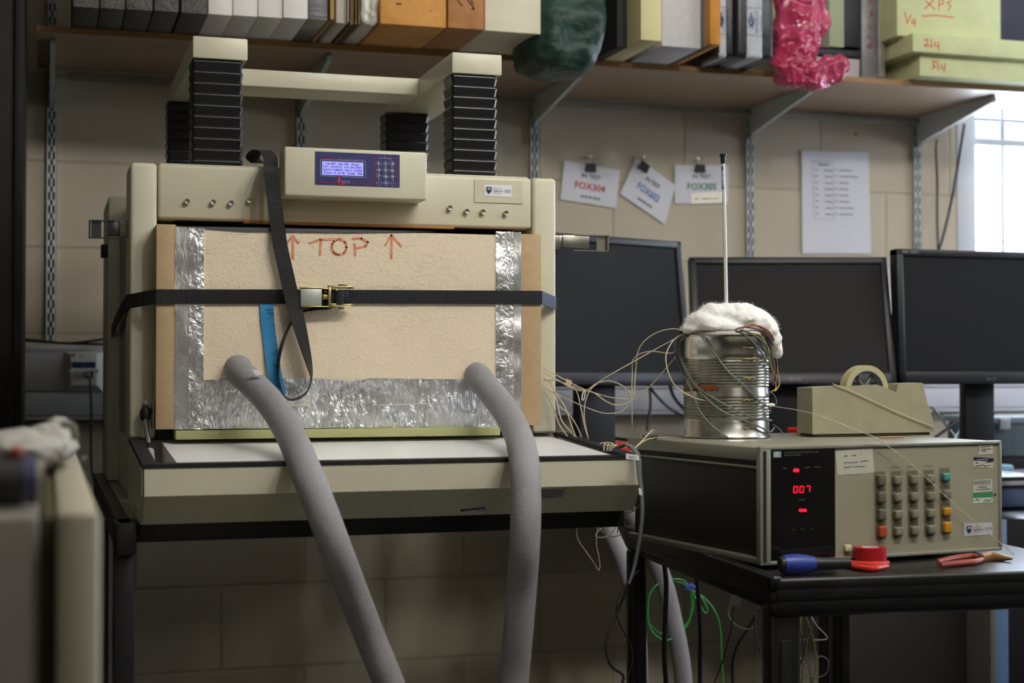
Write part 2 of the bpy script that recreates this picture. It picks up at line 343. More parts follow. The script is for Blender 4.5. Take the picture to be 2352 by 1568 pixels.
# ================================================================ papers on wall
def wallsheet(corners, name, label, cat, lines=None, Y=WY-.006, holes=True):
    P = [PY(u, v, Y) for u, v in corners]
    g = G(); g.prism(P, (0, .0008, 0)); return P, g
def card(corners, word, col, clip, label, nail):
    P, g = wallsheet(corners, '', '', '')
    o = g.done('test_card', paperm, None, label, 'card', 'test cards hanging on nails', smooth=False)
    tl, tr, br, bl = P; ex = (tr-tl); ey = (tl-bl); W = ex.length; H = ey.length; exn, eyn = ex.normalized(), ey.normalized()
    c = (tl+tr+br+bl)/4; n = V((0, -1, 0)); c = c+n*.001
    text('IN TEST', c+eyn*H*.16, exn, eyn, H*.10, ink, o, W*.34, align='C', bold=.008)
    text(word, c-eyn*H*.14, exn, eyn, H*.17, mat('ink_'+word, col, .7), o, W*.54, align='C', bold=.014)
    g = G(); q = c-eyn*H*.30
    for k in (-3, -1.6, -.2, 1.4, 2.8): g.prism([q+exn*W*.05*k, q+exn*W*.05*(k+1.1), q+exn*W*.05*(k+1.1)-eyn*H*.055, q+exn*W*.05*k-eyn*H*.055], (0, -.0002, 0))
    g.done('small_print', mat('faint_ink', '77767c', .7), o, smooth=False)
    cl = PY(clip[0], clip[1], WY-.008); t = thing('binder_clip', 'black binder clip on the '+clip[3]+' card', 'clip', cl, 'binder clips holding the cards')
    xf = Matrix.Translation(cl) @ Matrix.Rotation(math.radians(clip[2]), 4, 'Y')
    g = G(); g.prism([xf @ V(p) for p in ((-.0165, 0, -.013), (.0165, 0, -.013), (.014, 0, .010), (-.014, 0, .010))], (0, -.008, 0)); g.done('clip_body', blackp, t)
    g = G(); g.tube([xf @ V(p) for p in ((-.010, -.004, .010), (-.006, -.004, .024), (0, -.004, .030), (.006, -.004, .024), (.010, -.004, .010))], .0009, 6); g.done('wire_handle', steel, t)
    p = PY(nail[0], nail[1], WY-.02); g = G(); g.lathe([(.0005, -.004), (.006, -.003), (.006, .0), (.0015, .001), (.0015, .02)], p, 12, 'Y'); g.done('nail', steel, None, 'nail in the wall holding up the '+clip[3]+' card', 'nail', 'nails above the cards')
card([(1296, 369), (1424, 391), (1415, 478), (1287, 458)], 'FOX304', 'c23b3b', (1356, 384, 2, 'red lettered'), 'white card on a clip reading IN TEST FOX304 in red', (1356, 360))
card([(1462, 362), (1552, 425), (1527, 515), (1424, 445)], 'FOX602', '3f6fb8', (1479, 382, 32, 'blue lettered'), 'tilted white card reading IN TEST in black and blue letters', (1482, 361))
card([(1550, 379), (1674, 380), (1672, 467), (1550, 467)], 'FOX305', '2c8a4e', (1607, 386, 0, 'green lettered'), 'white card on a clip reading IN TEST FOX305 in green', (1603, 366))
P, g = wallsheet([(1841, 346), (1995, 350), (2001, 582), (1843, 582)], '', '', '')
o = g.done('notice_sheet', paperm, None, 'white printed notice sheet taped to the wall above the monitors', 'paper', smooth=False)
fi = mat('grey_print', '8c8b95', .7); g = G(); Y = WY-.0065
mp = lambda u, v: PY(u, v, Y)
strokes(g, [[(1866, 368), (1913, 370), (1916, 505), (1870, 502), (1866, 368)], [(1870, 372), (1909, 374)]], mp, .0012, (0, -1, 0))
for k in range(8):
    v = 390+k*14.4
    strokes(g, [[(1872+k*.5, v), (1876+k*.5, v)], [(1894+k*.4, v+1), (1912, v+2)], [(1919, v), (1922, v)], [(1928, v+1), (1928+[28, 42, 20, 20, 20, 22, 32, 30][k], v+2)]], mp, .004, (0, -1, 0))
strokes(g, [[(1880, 378), (1902, 379)]], mp, .006, (0, -1, 0)); g.done('printed_table', fi, o, smooth=False)
G().blob(PY(1966, 307, WY-.001), (.005, .001, .006), 2, .3).done('glue_blob', mat('glue_olive', '7a7a3a', .6), None, 'small olive speck of adhesive on the wall above the notice', 'speck')
# cables hanging near window
wire('hanging_cable', [(2152, 322, 4.08), (2150, 350, 4.1), (2153, 420, 4.12), (2153, 500, 4.12), (2155, 590, 4.1), (2150, 700, 4.0)], .0035, blackp, 'thin black cable hanging straight down beside the right upright', 'cable', 'black cables beside the window')
wire('hanging_cable', [(2215, 285, 4.08), (2205, 350, 4.12), (2190, 440, 4.12), (2170, 530, 4.1), (2154, 580, 4.08), (2120, 640, 4.0), (2050, 745, 3.95), (2020, 800, 3.9)], .0045, blackp, 'thicker black cable slanting down from shelf to behind monitors', 'cable', 'black cables beside the window')
# ================================================================ heat flow tester
YF = 2.70
mxL, mxR = XY(297, YF), XY(1278, YF)
ztop = (PY(330, 371, YF).z+PY(1250, 410, YF).z)/2
zbT = 1.03-(1205-845)/3500*2.27+.004        # table top height
M = thing('heat_flow_tester', 'large cream floor standing thermal conductivity tester with open front door', 'laboratory machine', (mxL, YF, zbT))
def X(u, Y=YF): return XY(u, Y)
def Z(u, v, Y=YF): return PY(u, v, Y).z
zc0 = Z(300, 1008)
xa, xb = X(361), X(1222)
G().box(mxL, xa-.0012, YF, 2.83, zc0, ztop, .007, 3).done('frame_column', cream, M)
G().box(xb+.0012, mxR, YF, 2.83, zc0, ztop, .007, 3).done('frame_column', cream, M)
zb1 = (Z(361, 500)+Z(1222, 527))/2; ztb = ztop-.001
G().box(xa, xb, YF+.0015, 2.80, zb1, ztb, .006, 3).done('front_beam', cream, M)
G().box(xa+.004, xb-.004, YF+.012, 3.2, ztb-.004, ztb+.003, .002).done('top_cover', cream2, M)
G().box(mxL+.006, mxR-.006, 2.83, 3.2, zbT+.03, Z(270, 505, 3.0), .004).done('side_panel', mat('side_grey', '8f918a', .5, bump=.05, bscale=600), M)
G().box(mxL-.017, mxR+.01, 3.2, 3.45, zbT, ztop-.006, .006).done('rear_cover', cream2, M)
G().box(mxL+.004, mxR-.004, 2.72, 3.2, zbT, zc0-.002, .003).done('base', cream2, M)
# dark chamber with tan platen edge
G().box(xa, xb, 2.90, 2.93, zc0, zb1+.01).done('chamber_back', mat('chamber_dark', '201e20', .8), M)
zp = Z(800, 512)
G().box(xa+.03, xb-.03, YF+.02, 2.89, zb1-.001, zb1+.02, .002).done('upper_platen', mat('platen_dark', '26272e', .5), M)
G().box(X(560), X(1045), YF+.004, YF+.02, zb1-.0035, zb1+.004, .001).done('platen_edge', mat('platen_tan', 'a57a45', .5), M)
# cap screws on the beam
for u, v in ((430, 462), (490, 464), (531, 466), (573, 460), (1034, 477), (1073, 485), (1110, 486), (1163, 489)):
    p = PY(u, v, YF-.006); g = G(); g.lathe([(.0022, .0015), (.0022, -.0005), (.0045, -.0008), (.0048, 0), (.0048, .008)], p, 14, 'Y', cap=False)
    g.lathe([(.0024, .0015), (.001, .0016)], p, 6, 'Y'); g.done('cap_screw', steel, M)
for u, Yp in ((430, 2.74), (575, 2.73), (589, 2.73), (641, 2.73), (1018, 2.74), (1034, 2.74), (1160, 2.75)):
    g = G(); g.lathe([(.004, 0), (.0035, .0015), (.001, .0022)], (X(u, Yp), Yp, ztb+.003), 12); g.done('button_screw', steel, M)
# asset label and clear patch
G().box(X(1090), X(1201), YF-.0002, YF+.002, Z(1145, 466), Z(1145, 414)).done('clear_tape', mat('clear_tape_patch', 'cdc8b0', .25), M)
p0, p1 = PY(1112, 450, YF-.0006), PY(1176, 426, YF-.0006)
lb = G().box(p0.x, p1.x, YF-.0008, YF, p0.z, p1.z).done('asset_label', mat('label_white', 'e2e2ea', .5), M, label='white asset label numbered 001', smooth=False)
def crest(g, c, s, ex, ez, nn):
    pts = [(-.8, 1), (.8, 1), (.85, .1), (.5, -.6), (0, -1), (-.5, -.6), (-.85, .1)]
    c = V(c)+nn*.0004; g.prism([c+ex*a*s+ez*b*s for a, b in pts], nn*.0001)
def salford(parent, ll, ex, ez, W, H, num):
    nn = V(ex).cross(V(ez)); ll = V(ll)
    g = G(); crest(g, ll+ex*W*.17+ez*H*.5, H*.30, ex, ez, nn); g.done('crest', mat('crest_navy', '1c1b33', .6), parent, smooth=False)
    g = G(); strokes(g, [[(.10, .55), (.15, .72), (.17, .5), (.19, .72), (.24, .55)]], lambda a, b: ll+ex*W*a+ez*H*b+nn*.0006, H*.05, nn); g.done('crest_mark', mat('label_white', 'e2e2ea', .5), parent, smooth=False)
    text('University of', ll+ex*W*.33+ez*H*.66, ex, ez, H*.10, ink, parent, W*.28)
    text('Salford', ll+ex*W*.33+ez*H*.38, ex, ez, H*.21, ink, parent, W*.32)
    text('MANCHESTER', ll+ex*W*.33+ez*H*.24, ex, ez, H*.07, redink, parent, W*.28)
    g = G(); strokes(g, [[(.29, .15), (.29, .85)]], lambda a, b: ll+ex*W*a+ez*H*b, W*.006, nn); g.done('divider_line', mat('faint_red', 'c89aa0', .6), parent, smooth=False)
    text(num, ll+ex*W*.73+ez*H*.33, ex, ez, H*.30, mat('grey_ink', '55545c', .7), parent, W*.22)
EX, EZ, NY = V((1, 0, 0)), V((0, 0, 1)), V((0, -1, 0))
salford(lb, (p0.x, YF-.0008, p0.z), EX, EZ, p1.x-p0.x, p1.z-p0.z, '001')
# control box
YC = 2.638
cx0, cx1 = X(652, YC), X(981, YC); cz1 = (Z(652, 335, YC)+Z(975, 350, YC))/2; cz0 = (Z(653, 447, YC)+Z(981, 462, YC))/2
cb = G().box(cx0, cx1, YC, YF+.002, cz0, cz1, .004, 3).done('control_box', cream, M)
YP = YC-.0008
a, b2 = PY(724, 346, YP), PY(918, 431, YP); pz1 = (Z(724, 346, YP)+Z(917, 357, YP))/2; pz0 = (Z(725, 423, YP)+Z(918, 431, YP))/2
px0, px1 = a.x, b2.x; PW, PH = px1-px0, pz1-pz0
G().box(px0, px1, YP, YC+.001, pz0, pz1).done('keypad_overlay', mat('overlay_blue', '2a2b66', .45), cb, smooth=False)
# overlay coordinates from the zoom: TL(232,160) TR(2120,258) BR(2140,990) BL(245,918)
def OV(x, y):
    s = (x-232)/(2120-232); yt = 160+s*98; yb = 918+s*72; t = (y-yt)/(yb-yt)
    return V((px0+s*PW, YP-.0002, pz1-t*PH))
uu = 1/1888*PW
g = G(); p, q = OV(385, 395), OV(1300, 725); lx0, lx1 = p.x, q.x; lz1, lz0 = OV(840, 405).z, OV(840, 712).z
g.box(lx0, lx1, YP-.0004, YP, lz0, lz1); g.done('lcd_screen', mat('lcd_glow', '8f8ff0', .4, emis=.62, ecol='a4a4ff'), cb, smooth=False)
lcd = mat('lcd_text', '23236a', .5)
LH = lz1-lz0
for k, (s, xs) in enumerate((('16.00  20.78  Test', .09), ('U= 16.01C  L= 20.78C', .03), ('QU=-14832  QL= -2254', .03), ('Test 3 of 8  22#  98', .03))):
    text(s, V((lx0+(lx1-lx0)*xs, YP-.0006, lz1-LH*(.235+.225*k))), EX, EZ, LH*.15, lcd, cb, (lx1-lx0)*(.94 if k else .81), bold=.012)
og = mat('overlay_grey', '8f93ad', .5); orr = mat('overlay_red', 'a02840', .5)
g = G(); strokes(g, [[(345, 350), (1345, 395), (1355, 765), (1310, 765), (830, 740)], [(700, 735), (350, 715), (345, 350)]], OV, 14*uu, NY); g.done('screen_outline', og, cb, smooth=False)
g = G(); strokes(g, [[(380, 322), (730, 340)], [(248, 866), (720, 888)], [(880, 896), (1552, 922), (1540, 335), (1565, 318), (1640, 320)], [(1950, 340), (2040, 350), (2055, 380), (2065, 940), (2135, 945)]], OV, 10*uu, NY); g.done('red_line', orr, cb, smooth=False)
text('THERMAL CONDUCTIVITY INSTRUMENTS', OV(735, 350), OV(1300, 380)-OV(735, 350), EZ, 20*uu, og, cb, 570*uu)
text('HEAT FLOW METERS', OV(1655, 340), OV(1940, 352)-OV(1655, 340), EZ, 22*uu, mat('overlay_white', 'c6c8dc', .5), cb, 290*uu)
text('q', OV(1765, 305), EX, EZ, 30*uu, MATS['overlay_white'], cb)
g = G(); strokes(g, [[(775, 715), (735, 900), (800, 915), (875, 900)]], OV, 38*uu, NY, .0005); g.done('logo_letter', mat('logo_red', 'd2323c', .4), cb, smooth=False)
text('aserComp', OV(785, 862), OV(1000, 874)-OV(785, 862), EZ, 34*uu, MATS['overlay_white'], cb, 210*uu, shear=.3)
for i, ch in enumerate(['1', '2', '3', '4', '5', '6', '7', '8', '9', 'ESC', '0', 'ENT']):
    r, c = divmod(i, 3); kx = 1641+c*155+r*4; ky = 445+r*145+c*8
    g = G(); h = 55
    pts = arc(kx+h-20, ky-h+20, 20, 20, -90, 0, 3)+arc(kx+h-20, ky+h-20, 20, 20, 0, 90, 3)+arc(kx-h+20, ky+h-20, 20, 20, 90, 180, 3)+arc(kx-h+20, ky-h+20, 20, 20, 180, 270, 3)
    strokes(g, [pts+[pts[0]]], OV, 12*uu, NY)
    c0 = OV(kx, ky)
    g.done('key_outline', og, cb, smooth=False)
    if len(ch) == 1: text(ch, c0-EZ*28*uu, EX, EZ, 60*uu, MATS['overlay_white'], cb, (30 if ch == '1' else 66)*uu, align='C', bold=.012)
    else: text(ch, c0-EZ*14*uu, EX, EZ, 28*uu, og, cb, 80*uu, align='C')
# bellows
def bellows(x0, x1, y0, y1, z0, z1, n, name='bellows'):
    g = G(); rings = []; d = .0026
    for i in range(3*n+1):
        z = z0+(z1-z0)*((i//3)+(0, .74, .84)[i % 3])/n; q = (d, 0, .0004)[i % 3]
        c = .004
        P = [(x0+q+c, y0+q), (x1-q-c, y0+q), (x1-q, y0+q+c), (x1-q, y1-q-c), (x1-q-c, y1-q), (x0+q+c, y1-q), (x0+q, y1-q-c), (x0+q, y0+q+c)]
        rings.append([g.bm.verts.new((a, b, z)) for a, b in P])
    for a, b in zip(rings, rings[1:]):
        for k in range(8): g.bm.faces.new((a[k], a[(k+1) % 8], b[(k+1) % 8], b[k]))
    g.bm.faces.new(rings[0][::-1]); g.bm.faces.new(rings[-1])
    return g.done(name, mat('bellows_black', '0c0d11', .36, bump=.1, bscale=300), M, smooth=False)
YM = 2.78
zcapb = (Z(500, 137, YM)+Z(1085, 170, YM))/2; zcapt = (Z(500, 86, YM)+Z(1095, 123, YM))/2
zbm = ztb+.003
bellows(X(438, YM), X(557, YM), YM, YM+.066, zbm, zcapb, 10)
bellows(X(1037, YM), X(1143, YM), YM, YM+.066, zbm, zcapb, 10)
YR = 3.24
bellows(X(382, YR), X(470, YR), YR, YR+.066, zbm, zcapb, 10)
bellows(X(885, YR), X(985, YR), YR, YR+.066, zbm, zcapb, 10)
YQ = YM-.004
for u0, u1 in ((440, 567), (1038, 1153)):
    G().box(X(u0, YQ), X(u1, YQ), YQ, 3.36, zcapb, zcapt, .003).done('yoke_arm', cream, M)
G().box(X(567, YQ)-.002, X(1038, YQ)+.002, 3.04, 3.16, zcapb+.003, zcapt-.003, .002).done('yoke_crossbar', cream, M)
# door hanging open as a tray
YD = 2.316
dL, dR = mxL-.001, XY(1473, YD)
z1 = (Z(328, 1077, YD)+Z(1470, 1055, YD))/2; z2 = (Z(328, 1140, YD)+Z(1475, 1113, YD))/2; z3 = (Z(322, 1205, YD+.035)+Z(1450, 1172, YD+.035))/2
zr = zc0-.004     # at the back
th = .003
D = thing('x', None, None); bpy.data.objects.remove(D)
g = G()
# outer shell: front, lower bevel, sides, floor
g.prism([(dL, YD, z1), (dL, YD, z2), (dL, YD+.035, z3), (dL, YF-.005, z3), (dL, YF-.005, zr)], (th, 0, 0))
g.prism([(dR-th, YD, z1), (dR-th, YD, z2), (dR-th, YD+.035, z3), (dR-th, YF-.005, z3), (dR-th, YF-.005, zr)], (th, 0, 0))
g.box(dL+.0005, dR-.0005, YD, YD+th, z2, z1)
g.prism([(dL+.0005, YD, z2), (dL+.0005, YD+th, z2), (dL+.0005, YD+.035+th, z3), (dL+.0005, YD+.035, z3)], (dR-dL-.001, 0, 0))
g.box(dL+.0005, dR-.0005, YD+.035, YF-.01, z3, z3+th)
g.done('door_shell', cream, M, ang=20)
gz = .006
def slope(y): return z1+(zr-z1)*(y-YD)/(YF-.005-YD)
g = G()
for (xa_, xb_, ya_, yb_) in ((dL, dR, YD-.001, YD+.018), (dL, dL+.022, YD+.018, YF-.006), (dR-.022, dR, YD+.018, YF-.006)):
    P = [(xa_, ya_, slope(ya_)), (xb_, ya_, slope(ya_)), (xb_, yb_, slope(yb_)), (xa_, yb_, slope(yb_))]
    g.prism([V(p)+V((0, 0, .0005)) for p in P], (0, 0, gz))
g.done('door_gasket', rubber, M, smooth=False)
# inner white insulation slab
ix0, ix1 = X(372, YF-.01), X(1243, YF-.01)
g = G(); yy0, yy1 = YD+.02, YF-.012
g.prism([(ix0, yy0, slope(yy0)+.001), (ix1+.02, yy0, slope(yy0)+.001), (ix1+.02, yy1, slope(yy1)-.001), (ix0, yy1, slope(yy1)-.001)], (0, 0, -.045))
g.done('door_liner', mat('door_liner_white', 'f2f2f4', .3, bump=.03, bscale=40), M, smooth=False)
# gas strut + bracket
g = G(); pbox(g, 327, 920, 347, 984, YF-.003, .003); g.box(X(349), X(352), YF-.022, YF, Z(350, 984), Z(350, 922)); g.done('strut_bracket', zinc, M, smooth=False)
g = G(); g.lathe([(.0045, 0), (.005, -.003), (.002, -.004)], PY(334, 928, YF-.003), 12, 'Y'); g.done('bracket_screw', steel, M)
pA, pB = PY(334, 945, YF-.018), PY(342, 1024, YF-.06); pC = PY(345, 1062, YF-.10)
g = G(); g.blob(pA+V((0, 0, -.004)), (.0095, .010, .014), 3, .05); g.tube([pA+V((.008, 0, .002)), pA+V((.016, 0, .002))], .004, 10); g.done('strut_ball_joint', blackp, M)
g = G(); g.tube([pA+V((0, 0, -.01)), pB], .0045, 14); g.done('strut_rod', mat('chrome', 'd5d5d8', .12, metal=1), M)
g = G(); g.tube([pB, pB+(pC-pB)*.35], .0075, 14); g.done('strut_collar', blackp, M)
g = G(); g.tube([pB+(pC-pB)*.35, pC], .0085, 14); g.done('strut_cylinder', mat('strut_grey', '9aa0a8', .4), M)
for (u, v) in ((322, 1080), (303, 1158), (306, 1164), (310, 1170)):
    g = G(); Yv = YD+.02+(322-u)*.008; pz = PY(u, v, Yv).z; g.lathe([(.003, 0), (.003, -.004)], (dL, Yv, pz), 10, 'X'); g.done('door_screw', steel, M)
# door stickers
def bev(u, v):  # point on lower bevel plane of the door
    n = V((0, z3-z2, -.035)).normalized(); n = -n if n.y > 0 else n
    return PP(u, v, V((0, YD, z2)), n)+n*.0004, n
c4 = [(1058, 1170), (1113, 1161), (1114, 1167), (1113, 1177), (1058, 1182)]
P = [bev(u, v)[0] for u, v in ((1058, 1169), (1113, 1163), (1112, 1178), (1058, 1182))]; nb = bev(1100, 1170)[1]
g = G(); g.prism(P, nb*.0002); stk = g.done('calibration_sticker', mat('label_white', 'e2e2ea', .5), M, smooth=False)
P2 = [P[0], P[1], P[1]+(P[2]-P[1])*.4, P[0]+(P[3]-P[0])*.4]; g = G(); g.prism([p+nb*.0003 for p in P2], nb*.0001); g.done('sticker_band', mat('sticker_navy', '1d1a38', .5), stk, smooth=False)
exb = (P[1]-P[0]).normalized(); ezb = nb.cross(exb)*1; ezb = -ezb if ezb.z < 0 else ezb
text('CALIBRATED', P[0]+(P[3]-P[0])*.33+exb*.004+nb*.0006, exb, ezb, .0026, MATS['label_white'], stk, .033)
g = G(); mpb = lambda a, b: P[3]+exb*a+ezb*b+nb*.0004
strokes(g, [[(.003, .004), (.006, .002), (.009, .0045)], [(.012, .003), (.022, .003)], [(.025, .002), (.03, .005), (.034, .003), (.039, .004)]], mpb, .0008, nb); g.done('sticker_marks', ink, stk, smooth=False)
P = [bev(u, v)[0] for u, v in ((1236, 1121), (1297, 1122), (1292, 1141), (1230, 1146))]
g = G(); g.prism(P, nb*.0002); stk = g.done('maker_plate', mat('plate_silver', 'a3a39e', .4), M, smooth=False)
exb = (P[2]-P[3]).normalized()
for k, (s_, wd) in enumerate((('Scientific Ltd', .048), ('Maplewood Avenue', .04), ('Herts. WD7', .038), ('Tel', .03))):
    g = G(); q = P[0]+(P[3]-P[0])*(.22+.2*k)+exb*.004; strokes(g, [[(0, 0), (wd*.3, 0)], [(wd*.36, 0), (wd*.7, 0)], [(wd*.76, 0), (wd, 0)]], lambda a, b: q+exb*a+ezb*b+nb*.0003, .0012, nb); g.done('plate_print', mat('grey_ink', '55545c', .7), stk, smooth=False)
# toggle latches
def latch(side):
    if side > 0:
        x0 = mxR; f = lambda u: X(u, 2.76)
        us = (1281, 1297, 1350, 1370, 1391, 1394); vs = (538, 575)
    Yl = 2.76
    t = []
    if side > 0:
        g = G(); g.box(mxR, X(1284, Yl), Yl-.006, Yl+.02, Z(1281, 573, Yl), Z(1281, 541, Yl), .001); g.box(X(1283, Yl), X(1299, Yl), Yl-.004, Yl+.001, Z(1290, 569, Yl), Z(1290, 541, Yl), .002); g.done('latch_hinge', steel, M)
        zt_, zb_ = Z(1320, 540, Yl), Z(1320, 573, Yl)
        G().box(X(1289, Yl), X(1350, Yl), Yl-.010, Yl-.006, zb_+.002, zt_-.001, .0015).done('latch_lever', steel, M)
        g = G(); g.box(X(1316, Yl), X(1394, Yl), Yl-.012, Yl-.002, zt_-.001, zt_+.001); g.box(X(1316, Yl), X(1394, Yl), Yl-.012, Yl-.002, zb_-.0035, zb_-.0015); g.box(X(1391, Yl), X(1394, Yl), Yl-.012, Yl, zb_-.003, zt_+.001)
        g.box(X(1370, Yl), X(1391, Yl), Yl-.003, Yl-.001, zb_-.002, zt_); g.done('latch_loop', steel, M)
    else:
        g = G(); g.box(mxL-.016, mxL, Yl-.006, Yl+.02, Z(285, 543, Yl), Z(285, 506, Yl), .001); g.done('latch_hinge', steel, M)
        g = G()
        for k in (0, 1, 2): g.box(mxL-.013, mxL-.004, Yl-.0075, Yl-.005, Z(285, 512+k*9, Yl)-.004, Z(285, 512+k*9, Yl), .001)
        g.done('latch_pin', zinc, M)
        zt_, zb_ = Z(245, 509, Yl), Z(245, 544, Yl)
        ls = mat('dark_steel', '6a6c74', .3, metal=1)
        G().box(X(246, Yl), X(273, Yl), Yl-.010, Yl-.004, zb_+.001, zt_, .0015).done('latch_lever', ls, M)
        g = G(); g.box(X(202, Yl), X(262, Yl), Yl-.012, Yl-.002, zt_, zt_+.0015); g.box(X(202, Yl), X(276, Yl), Yl-.012, Yl-.002, zb_-.0035, zb_-.002); g.box(X(202, Yl), X(206, Yl), Yl-.012, Yl, zb_-.003, zt_)
        g.box(X(208, Yl), X(231, Yl), Yl-.003, Yl-.001, zb_-.002, zt_); g.done('latch_loop', ls, M)
latch(1); latch(-1)
g = G(); g.box(mxL-.03, mxL-.017, 3.21, 3.24, Z(250, 590, 3.2), Z(250, 560, 3.2), .002); g.done('side_socket', blackp, M)
g = G(); g.box(mxR-.003, mxR+.010, 2.84, 2.86, Z(1255, 962, 2.84), Z(1255, 940, 2.84), .002); g.done('cable_gland', blackp, M)
# ================================================================ specimen box in the tester
YB_ = 2.655
bx0, bx1 = X(358, YB_), X(1243, YB_); bz1 = (Z(358, 521, YB_)+Z(1243, 532, YB_))/2; bz0 = (Z(358, 984, YB_)+Z(1243, 978, YB_))/2
S = thing('specimen_box', 'foil taped specimen box of peach facer board and brown cardboard filling the tester opening', 'box', (bx0, YB_, bz0))
def facer():
    m = mat('peach_facer', 'e8d8bf', .55, var=.07, vscale=4); nt = m.node_tree; N = nt.nodes; L = nt.links; b = N['Principled BSDF']
    tc = N.new('ShaderNodeTexCoord'); mp = N.new('ShaderNodeMapping'); mp.inputs['Scale'].default_value = (17, 17, 46); L.new(tc.outputs['Object'], mp.inputs[0])
    n = N.new('ShaderNodeTexNoise'); n.inputs['Scale'].default_value = 1; n.inputs['Detail'].default_value = 5; n.inputs['Distortion'].default_value = .9; L.new(mp.outputs[0], n.inputs['Vector'])
    def ridge(src, width):
        a = N.new('ShaderNodeMath'); a.operation = 'SUBTRACT'; a.inputs[1].default_value = .5; L.new(src, a.inputs[0])
        c = N.new('ShaderNodeMath'); c.operation = 'ABSOLUTE'; L.new(a.outputs[0], c.inputs[0])
        d = N.new('ShaderNodeMapRange'); d.inputs[1].default_value = 0; d.inputs[2].default_value = width; d.inputs[3].default_value = 1; d.inputs[4].default_value = 0; d.interpolation_type = 'SMOOTHSTEP'; L.new(c.outputs[0], d.inputs[0]); return d.outputs[0]
    r1 = ridge(n.outputs['Fac'], .022)
    n2 = N.new('ShaderNodeTexNoise'); n2.inputs['Scale'].default_value = 85; n2.inputs['Detail'].default_value = 3; n2.inputs['Distortion'].default_value = 1; L.new(tc.outputs['Object'], n2.inputs['Vector'])
    r2 = ridge(n2.outputs['Fac'], .09)
    msk = N.new('ShaderNodeTexNoise'); msk.inputs['Scale'].default_value = 5; L.new(tc.outputs['Object'], msk.inputs['Vector'])
    mm = N.new('ShaderNodeMapRange'); mm.inputs[1].default_value = .44; mm.inputs[2].default_value = .62; L.new(msk.outputs['Fac'], mm.inputs[0])
    x = N.new('ShaderNodeMath'); x.operation = 'MULTIPLY'; L.new(r1, x.inputs[0]); L.new(mm.outputs[0], x.inputs[1])
    y = N.new('ShaderNodeMath'); y.operation = 'MULTIPLY_ADD'; y.inputs[1].default_value = .30; L.new(r2, y.inputs[0]); L.new(x.outputs[0], y.inputs[2])
    bp = N.new('ShaderNodeBump'); bp.inputs['Strength'].default_value = .5; bp.inputs['Distance'].default_value = .0016; L.new(y.outputs[0], bp.inputs['Height']); L.new(bp.outputs[0], b.inputs['Normal'])
    return m
fm = facer()
def foil(name, sx, sz, strength):
    m = bpy.data.materials.new(name); m.use_nodes = True; nt = m.node_tree; N = nt.nodes; L = nt.links; b = N['Principled BSDF']
    b.inputs['Base Color'].default_value = (.90, .91, .93, 1); b.inputs['Metallic'].default_value = .93; b.inputs['Roughness'].default_value = .24
    tc = N.new('ShaderNodeTexCoord'); mp = N.new('ShaderNodeMapping'); mp.inputs['Scale'].default_value = (sx, sx, sz); L.new(tc.outputs['Object'], mp.inputs[0])
    n = N.new('ShaderNodeTexNoise'); n.inputs['Scale'].default_value = 1; n.inputs['Detail'].default_value = 4; n.inputs['Distortion'].default_value = 2.2; L.new(mp.outputs[0], n.inputs['Vector'])
    vo = N.new('ShaderNodeTexVoronoi'); vo.inputs['Scale'].default_value = .9; vo.feature = 'DISTANCE_TO_EDGE'; L.new(mp.outputs[0], vo.inputs['Vector'])
    ad = N.new('ShaderNodeMath'); ad.operation = 'MULTIPLY_ADD'; ad.inputs[1].default_value = .35; L.new(vo.outputs[0], ad.inputs[0]); L.new(n.outputs['Fac'], ad.inputs[2])
    bp = N.new('ShaderNodeBump'); bp.inputs['Strength'].default_value = strength; bp.inputs['Distance'].default_value = .003; L.new(ad.outputs[0], bp.inputs['Height']); L.new(bp.outputs[0], b.inputs['Normal'])
    nl = N.new('ShaderNodeTexNoise'); nl.inputs['Scale'].default_value = 11; nl.inputs['Detail'].default_value = 1; L.new(tc.outputs['Object'], nl.inputs['Vector'])
    b2 = N.new('ShaderNodeBump'); b2.inputs['Strength'].default_value = .7; b2.inputs['Distance'].default_value = .03; L.new(nl.outputs['Fac'], b2.inputs['Height']); L.new(b2.outputs[0], bp.inputs['Normal'])
    n3 = N.new('ShaderNodeTexNoise'); n3.inputs['Scale'].default_value = 14; n3.inputs['Detail'].default_value = 3; L.new(tc.outputs['Object'], n3.inputs['Vector'])
    mr = N.new('ShaderNodeMapRange'); mr.inputs[3].default_value = .14; mr.inputs[4].default_value = .42; L.new(n3.outputs['Fac'], mr.inputs[0]); L.new(mr.outputs[0], b.inputs['Roughness'])
    return m
foil_v = foil('foil_tape_wrinkled', 55, 45, .9); foil_h = foil('foil_tape_streaked', 120, 38, 1); foil_f = foil('foil_tape_flat', 60, 30, .35)
card_m = mat('brown_cardboard', 'b59b78', .75, bump=.15, bscale=120, var=.08, vscale=60)
x467, x1140 = X(466, YB_), X(1139, YB_)
G().box(bx0+.004, bx1-.004, YB_+.004, 2.885, bz0+.003, bz1-.004).done('inner_board', mat('box_inner', 'b59a7a', .8), S, smooth=False)
G().box(X(402, YB_), X(1196, YB_), YB_, YB_+.0035, bz0, bz1-.003).done('facer_panel', fm, S, smooth=False)
for (u0, u1, lt) in ((358, 403, None), (1195, 1243, None)):
    g = G(); g.box(X(u0, YB_), X(u1, YB_), YB_-.0005, YB_+.004, bz0, bz1, .001)
    g.box(X(u0, YB_) if u0 < 500 else bx1-.004, (X(u0, YB_)+.004) if u0 < 500 else bx1, YB_, 2.88, bz0, bz1, .001); g.done('cardboard_edge', card_m, S)
g = G(); pbox(g, 402, 522, 436, 986, YB_-.0012, .001); g.done('foil_tape', foil_f, S, smooth=False)
g = G(); pbox(g, 435, 522, 467, 986, YB_-.0022, .002); g.done('foil_tape', foil_v, S, smooth=False)
